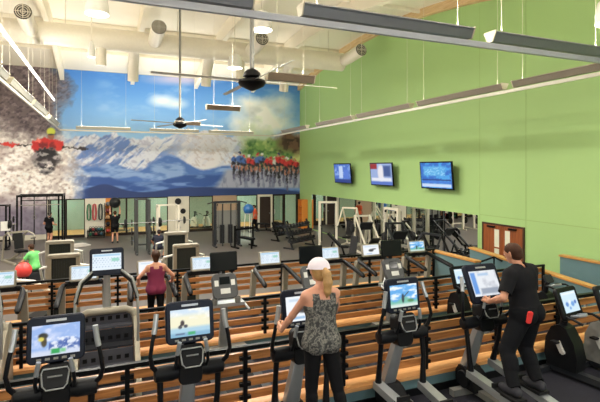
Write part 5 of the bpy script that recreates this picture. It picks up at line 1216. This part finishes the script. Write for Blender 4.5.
    if ponytail:
        hk = [(hd(0, -0.02, 0.035), hd(0, 0.0, 0.045), 0.094*S, 0.09*S, 0.02), (hd(0, -0.03, -0.02), hd(0, -0.03, 0.02), 0.082*S, 0.09*S, 0.02)]
        tl = [hd(0, -0.115, 0.02), hd(0.004, -0.15, -0.02), hd(0.01, -0.155, -0.10), hd(0.012, -0.14, -0.19), hd(0.01, -0.125, -0.25)]
        rr = [0.03, 0.042, 0.046, 0.036, 0.012]
        for i in range(4): hk.append((tl[i], tl[i+1], rr[i]*S, rr[i+1]*S, 0.02))
    elif hairc:
        hk = [(hd(0, -0.022, 0.04), hd(0, 0.004, 0.05), 0.09*S, 0.086*S, 0.02), (hd(0, -0.04, -0.02), hd(0, -0.035, 0.02), 0.068*S, 0.08*S, 0.02)]
        if fem: hk += [(hd(0, -0.1, 0.04), hd(0, -0.115, 0.03), 0.05*S, 0.045*S, 0.02), (hd(0, -0.05, -0.08), hd(0, -0.04, 0.0), 0.06*S, 0.08*S, 0.02)]
    if hk:
        v, q = sdf_mesh(hk, max(h*0.8, 0.008)); mk('hair', v, q, hairc, bd)
    if cap:
        v = []; fs = []; n_ = 20
        for i in range(6):
            a_ = PI/2*i/5*1.02
            for k in range(n_):
                b_ = 2*PI*k/n_; v.append(hd(0.116*math.cos(a_)*math.cos(b_), -0.010+0.126*math.cos(a_)*math.sin(b_), 0.026+0.118*math.sin(a_)))
        for i in range(5):
            for k in range(n_): fs.append((i*n_+k, i*n_+(k+1) % n_, (i+1)*n_+(k+1) % n_, (i+1)*n_+k))
        fs.append(tuple(5*n_+k for k in range(n_))); mb = MB().add(v, fs); c_ = mb.build('cap', cap, bd)
        b2 = []; 
        for z_ in (0.036, 0.028):
            for k in range(9):
                b_ = math.radians(20+140*k/8); b2.append(hd(0.098*math.cos(b_), 0.01+0.10*math.sin(b_), z_))
            for k in range(9):
                b_ = math.radians(160-140*k/8); b2.append(hd(0.085*math.cos(b_), 0.06+0.125*math.sin(b_), z_-0.016))
        f2 = [tuple(range(18)), tuple(range(35, 17, -1))]+[(k, (k+1) % 18, 18+(k+1) % 18, 18+k) for k in range(18)]
        MB().add(b2, f2).build('brim', cap, c_, False)
    ew = mat('eye_white', (226, 222, 216), 0.25); ei = mat('eye_dark', (40, 32, 28), 0.2)
    for s in (-1, 1):
        e = MB().ball(hd(s*0.032, 0.087, 0.012), 0.0125*S, 12).build('eye', ew, bd); MB().ball(hd(s*0.032, 0.0945, 0.012), 0.0062*S, 8).build('iris', ei, e)
    return bd, dict(hd=hd, at=at, V=V)

SK1 = mat('skin_fair', (202, 146, 120), 0.5, var=0.04); SK2 = mat('skin_tan', (190, 134, 106), 0.5, var=0.04)
BLOND = mat('hair_blond', (172, 134, 84), 0.5, var=0.3, scale=40); BROWN = mat('hair_brown', (64, 40, 28), 0.55, var=0.3, scale=40); DARKH = mat('hair_dark', (44, 34, 30), 0.55)
BLKC = mat('black_cloth', (17, 17, 20), 0.8); SHOE = mat('shoe_dark_grey', (52, 52, 58), 0.6); SHOEW = mat('shoe_white', (206, 204, 200), 0.6)
def camo():
    m = bpy.data.materials.new('grey_print_cloth'); m.use_nodes = True; nt = m.node_tree; b = nt.nodes['Principled BSDF']; b.inputs['Roughness'].default_value = 0.8
    tc = nt.nodes.new('ShaderNodeTexCoord'); nz = nt.nodes.new('ShaderNodeTexNoise'); nz.inputs['Scale'].default_value = 26; nz.inputs['Detail'].default_value = 3
    rp = nt.nodes.new('ShaderNodeValToRGB'); rp.color_ramp.interpolation = 'CONSTANT'
    for i, (p, c) in enumerate(((0.0, (48, 48, 48)), (0.45, (84, 84, 80)), (0.52, (124, 120, 112)), (0.58, (66, 66, 66)))):
        e = rp.color_ramp.elements[i] if i < 2 else rp.color_ramp.elements.new(p)
        e.position = p; e.color = (*s2l(c), 1)
    nt.links.new(tc.outputs['Object'], nz.inputs['Vector']); nt.links.new(nz.outputs['Fac'], rp.inputs[0]); nt.links.new(rp.outputs[0], b.inputs['Base Color']); return m
LEGS = ['thigh', 'shin', 'pelvis']; TORSO = ['pelvis', 'belly', 'waist', 'chest', 'shoulder']
FEET = ('shoe', SHOE, 0.012, ['foot_l']); FEETR = ('shoe', SHOE, 0.012, ['foot_r'])
def arm_tip(E, sgn, sw):
    up, dn = ell_arm(sgn, sw*sgn); R_ = Matrix.Rotation(E.rotation_euler.z, 3, 'Z')
    return [Vector(E.location)+R_@p for p in up], [Vector(E.location)+R_@p for p in dn]
def pedal_z(E, sgn, sw):
    _, dn = ell_arm(sgn, sw*sgn); e = dn[-1]; py = -0.62+sgn*math.sin(sw)*0.25; f = (py-e.y)/(-1.38-e.y); pz = e.z+(0.30-e.z)*f+0.07
    R_ = Matrix.Rotation(E.rotation_euler.z, 3, 'Z'); return Vector(E.location)+R_@Vector((sgn*0.215, py, pz))

# woman on the elliptical, white cap and ponytail
L0 = Vector((2.02, 4.26, 0)); sw = -0.42
pl, pr = pedal_z(E_W, -1, sw)-L0, pedal_z(E_W, 1, sw)-L0
ul, _ = arm_tip(E_W, -1, sw); ur, _ = arm_tip(E_W, 1, sw)
gl = (ul[2]*0.3+ul[3]*0.7)-L0; gr = (ur[3]*0.6+ur[4]*0.4)-L0
S_ = 1.0
person('woman in white cap, blond ponytail and grey patterned tank top on an elliptical', L0, 0, S_, dict(
    hip=(0, 0.0, pl.z+1.0), up=(0.02, 0.10, 1), face=(-0.12, 1, -0.12),
    arm_l=dict(grip=gl, dir=(-0.15, 0.9, 0.35), palm=(0.95, 0.1, -0.1), pole=(-0.7, -0.5, -0.6)),
    arm_r=dict(grip=gr, dir=(0.1, 0.9, 0.3), palm=(-0.95, 0.1, -0.1), pole=(0.7, -0.6, -0.5)),
    leg_l=dict(ankle=(pl.x+0.06, pl.y-0.08, pl.z+0.085), pole=(0, 1, 0.1)), leg_r=dict(ankle=(pr.x-0.06, pr.y-0.08, pr.z+0.085), pole=(0, 1, 0.1))),
    SK1, BLOND, [('leggings', BLKC, 0.006, LEGS), ('tank_top', camo(), 0.013, TORSO), FEET, FEETR], h=0.0085, fem=True, ponytail=True, cap=mat('white_cap_cloth', (226, 216, 226), 0.7))

# man in black on the next elliptical
L1 = Vector((4.98, 4.42, 0)); sw = 0.15
pl, pr = pedal_z(E_M, -1, sw)-L1, pedal_z(E_M, 1, sw)-L1
R5 = Matrix.Rotation(-0.05, 3, 'Z')
gl = Vector(E_M.location)+R5@Vector((-0.15, -0.17, 1.46))-L1; gr = Vector(E_M.location)+R5@Vector((0.13, -0.19, 1.47))-L1
bd, inf = person('man with short brown hair in black t-shirt and trousers on an elliptical', L1, 0, 1.08, dict(
    hip=(0.02, -0.02, pl.z+0.90), up=(-0.06, 0.16, 1), right=(1, 0.1, 0), face=(-0.25, 1, -0.3),
    arm_l=dict(grip=gl, dir=(-0.1, 0.9, 0.2), palm=(0.7, 0.2, -0.6), pole=(-0.6, -0.3, -0.8)),
    arm_r=dict(grip=gr, dir=(-0.35, 0.9, 0.2), palm=(-0.7, 0.2, -0.6), pole=(0.8, -0.4, -0.6)),
    leg_l=dict(ankle=(pl.x+0.02, pl.y-0.06, pl.z+0.09), pole=(-0.22, 1, 0.1)), leg_r=dict(ankle=(pr.x-0.01, pr.y-0.10, pr.z+0.09), pole=(0.28, 1, 0.1))),
    SK2, BROWN, [('trousers', mat('black_trouser_cloth', (15, 16, 20), 0.85), 0.036, LEGS), ('t_shirt', mat('black_shirt_cloth', (22, 22, 25), 0.85), 0.034, TORSO+[('uparm', -1, 0.78)]), FEET, FEETR], h=0.0085)
q = inf['at'](-0.15, -0.15, -0.02)
MB().rbox(q, (0.065, 0.03, 0.16), 0.025, (0.15, 0.15, -0.5)).build('red_cloth', mat('red_cloth', (222, 52, 48), 0.7), bd)

# maroon tank top on a treadmill
x = XatY(151, YT); L2 = Vector((x+0.05, 10.25, 0))
MAR = mat('maroon_cloth', (122, 36, 72), 0.8)
zt = ZC+0.19
person('woman with brown hair in a maroon tank top walking on a treadmill', L2, 0, 0.98, dict(
    hip=(0, 0, zt+0.92), up=(0, 0.06, 1), face=(0, 1, -0.1),
    arm_l=dict(wrist=(-0.34, 0.18, zt+0.98), dir=(-0.1, 0.9, 0.1), palm=(0.3, 0, -1), pole=(-0.8, -0.6, -0.2), curl=0.6), arm_r=dict(wrist=(0.34, 0.18, zt+0.98), dir=(0.1, 0.9, 0.1), palm=(-0.3, 0, -1), pole=(0.8, -0.6, -0.2), curl=0.6),
    leg_l=dict(ankle=(-0.1, 0.12, zt+0.09), pole=(0, 1, 0)), leg_r=dict(ankle=(0.1, -0.12, zt+0.09), pole=(0, 1, 0))),
    SK1, BROWN, [('leggings', BLKC, 0.008, LEGS), ('tank_top', MAR, 0.022, TORSO), FEET, FEETR], h=0.012, fem=True)

# man in green, seated, facing left
x = XatY(35, 18.9); L3 = Vector((x, 18.9, 0)); zs = 1.02
t = thing('plyo_box', 'low grey box seat under the man in green', 'box', (x, 18.9, 0)); MB().rbox((0, 0, 0.22), (0.5, 0.5, 0.44), 0.03).build('body', DGR, t); MB().box(-0.23, -0.23, 0.442, 0.23, 0.23, 0.48).build('pad', VIN, t, False)
person('man in bright green t-shirt and dark shorts sitting with his back half turned', L3, 0.9, 1.0, dict(
    hip=(0, 0, 0.48+0.115), up=(0, 0.22, 1), face=(0, 1, -0.25),
    arm_l=dict(wrist=(-0.2, 0.42, 0.76), dir=(0.2, 0.9, -0.1), palm=(0.2, 0, -1), pole=(-0.8, -0.5, -0.3), curl=0.5), arm_r=dict(wrist=(0.2, 0.42, 0.76), dir=(-0.2, 0.9, -0.1), palm=(-0.2, 0, -1), pole=(0.8, -0.5, -0.3), curl=0.5),
    leg_l=dict(ankle=(-0.16, 0.52, 0.09), pole=(0, 0.6, 1)), leg_r=dict(ankle=(0.16, 0.52, 0.09), pole=(0, 0.6, 1))),
    SK2, BROWN, [('shorts', mat('dark_short_cloth', (40, 36, 44), 0.8), 0.014, ['pelvis', 'thigh']), ('t_shirt', mat('green_shirt_cloth', (110, 200, 112), 0.8), 0.02, TORSO+[('uparm', -1, 0.7)]), FEET, FEETR], h=0.014)

# person lifting a black ball overhead
p = atZ(115, 243, 0); L4 = Vector((p.x, p.y, 0))
person('person in black t-shirt and shorts lifting a big black ball overhead', L4, 0, 1.0, dict(
    hip=(0, 0, 0.94), up=(0, -0.02, 1), face=(0, 1, 0.05),
    arm_l=dict(wrist=(-0.25, 0.06, 1.93), dir=(0.25, 0, 1), palm=(1, 0, 0.2), pole=(-1, 0.3, 0), curl=0.25), arm_r=dict(wrist=(0.25, 0.06, 1.93), dir=(-0.25, 0, 1), palm=(-1, 0, 0.2), pole=(1, 0.3, 0), curl=0.25),
    leg_l=dict(ankle=(-0.13, 0.0, 0.09), pole=(0, 1, 0)), leg_r=dict(ankle=(0.13, 0.03, 0.09), pole=(0, 1, 0))),
    SK1, BROWN, [('shorts', BLKC, 0.016, ['pelvis', ('thigh', -1, 0.7)]), ('t_shirt', BLKC, 0.02, TORSO+[('uparm', -1, 0.6)]), FEET, FEETR], h=0.014)
tag(MB().ball((0, 0, 0), 0.30, 24).build('exercise_ball', mat('black_ball_rubber', (34, 36, 38), 0.35), None, True, (p.x, p.y+0.05, 2.20)), 'big black exercise ball held above the head of the person in shorts', 'exercise ball')

# man squatting by the rack
p = atZ(158, 258, 0); L5 = Vector((p.x, p.y, 0))
person('man in black t-shirt squatting low in front of the white rack', L5, -0.3, 1.0, dict(
    hip=(0, 0, 0.50), up=(0, 0.45, 1), face=(0, 1, -0.1),
    arm_l=dict(wrist=(-0.3, 0.52, 0.55), dir=(0.1, 0.6, -0.6), palm=(0.5, 0, -1), pole=(-1, -0.3, 0), curl=0.5), arm_r=dict(wrist=(0.3, 0.52, 0.55), dir=(-0.1, 0.6, -0.6), palm=(-0.5, 0, -1), pole=(1, -0.3, 0), curl=0.5),
    leg_l=dict(ankle=(-0.2, 0.12, 0.09), pole=(-0.4, 1, 0.2)), leg_r=dict(ankle=(0.2, 0.12, 0.09), pole=(0.4, 1, 0.2))),
    SK2, DARKH, [('shorts', mat('grey_short_cloth', (84, 84, 90), 0.8), 0.014, ['pelvis', ('thigh', -1, 0.85)]), ('t_shirt', mat('navy_shirt_cloth', (34, 36, 48), 0.8), 0.02, TORSO+[('uparm', -1, 0.7)]), FEET, FEETR], h=0.014)

# person in orange-red near the blue ball
p = atZ(255, 232, 0); L6 = Vector((p.x, p.y, 0))
person('person in orange-red shirt and dark trousers walking near the dark brown door', L6, 1.2, 1.0, dict(
    hip=(0, 0, 0.93), up=(0, 0.03, 1), face=(0, 1, -0.1),
    arm_l=dict(wrist=(-0.26, 0.12, 0.9), dir=(0, 0.4, -0.9), palm=(1, 0, 0), pole=(-0.3, -1, 0), curl=0.4), arm_r=dict(wrist=(0.26, -0.05, 0.9), dir=(0, 0.2, -0.9), palm=(-1, 0, 0), pole=(0.3, -1, 0), curl=0.4),
    leg_l=dict(ankle=(-0.1, 0.2, 0.09), pole=(0, 1, 0)), leg_r=dict(ankle=(0.1, -0.2, 0.1), pole=(0, 1, 0))),
    SK2, DARKH, [('trousers', BLKC, 0.012, LEGS), ('t_shirt', mat('orange_red_cloth', (226, 92, 56), 0.8), 0.02, TORSO+[('uparm', -1, 0.75)]), FEET, FEETR], h=0.014)

# person standing behind the rig
p = atZ(49, 245, 0); L7 = Vector((p.x, p.y, 0))
person('person in black top and shorts standing under the training rig', L7, -0.6, 1.0, dict(
    hip=(0, 0, 0.94), up=(0, 0.05, 1), face=(0, 1, -0.1),
    arm_l=dict(wrist=(-0.25, 0.22, 1.05), dir=(0.2, 0.9, 0.1), palm=(1, 0, -0.2), pole=(-0.4, -1, -0.3), curl=0.5), arm_r=dict(wrist=(0.25, 0.22, 1.05), dir=(-0.2, 0.9, 0.1), palm=(-1, 0, -0.2), pole=(0.4, -1, -0.3), curl=0.5),
    leg_l=dict(ankle=(-0.14, 0.08, 0.09), pole=(0, 1, 0)), leg_r=dict(ankle=(0.14, -0.06, 0.09), pole=(0, 1, 0))),
    SK1, DARKH, [('shorts', BLKC, 0.016, ['pelvis', ('thigh', -1, 0.6)]), ('t_shirt', BLKC, 0.02, TORSO+[('uparm', -1, 0.6)]), FEET, FEETR], h=0.014)
# ================================================================== LIGHT AND CAMERA
for x in (-2.5, 3.5, 9.5): light('studio_lamp', 'AREA', (x, YB+2.1, 2.95), 90, (1, 0.9, 0.76), size=1.2, sy=0.6)
light('rear_window_daylight', 'AREA', (3.5, YR+0.06, 4.3), LP_WIN, (0.72, 0.84, 1.0), size=9.0, sy=1.2, rot=(PI/2+0.35, 0, 0))
SC.world = bpy.data.worlds.new('world'); SC.world.use_nodes = True
SC.world.node_tree.nodes['Background'].inputs[0].default_value = (0.9, 0.92, 1, 1); SC.world.node_tree.nodes['Background'].inputs[1].default_value = 0.05
cam = bpy.data.cameras.new('camera'); co = bpy.data.objects.new('camera', cam); COL.objects.link(co)
co.location = (0, 0, CZ); co.rotation_euler = (PI/2, 0, -TH); cam.sensor_width = 36; cam.lens = F/600*36; cam.shift_y = -(201-HOR)/600; cam.clip_start = 0.05
SC.camera = co
SC.view_settings.view_transform = 'Standard'; SC.view_settings.look = 'None'; SC.view_settings.gamma = 1; SC.view_settings.use_curve_mapping = False
SC.view_settings.exposure = EXPO
SC.cycles.max_bounces = 6; SC.cycles.diffuse_bounces = 4; SC.cycles.glossy_bounces = 3; SC.cycles.sample_clamp_indirect = 6
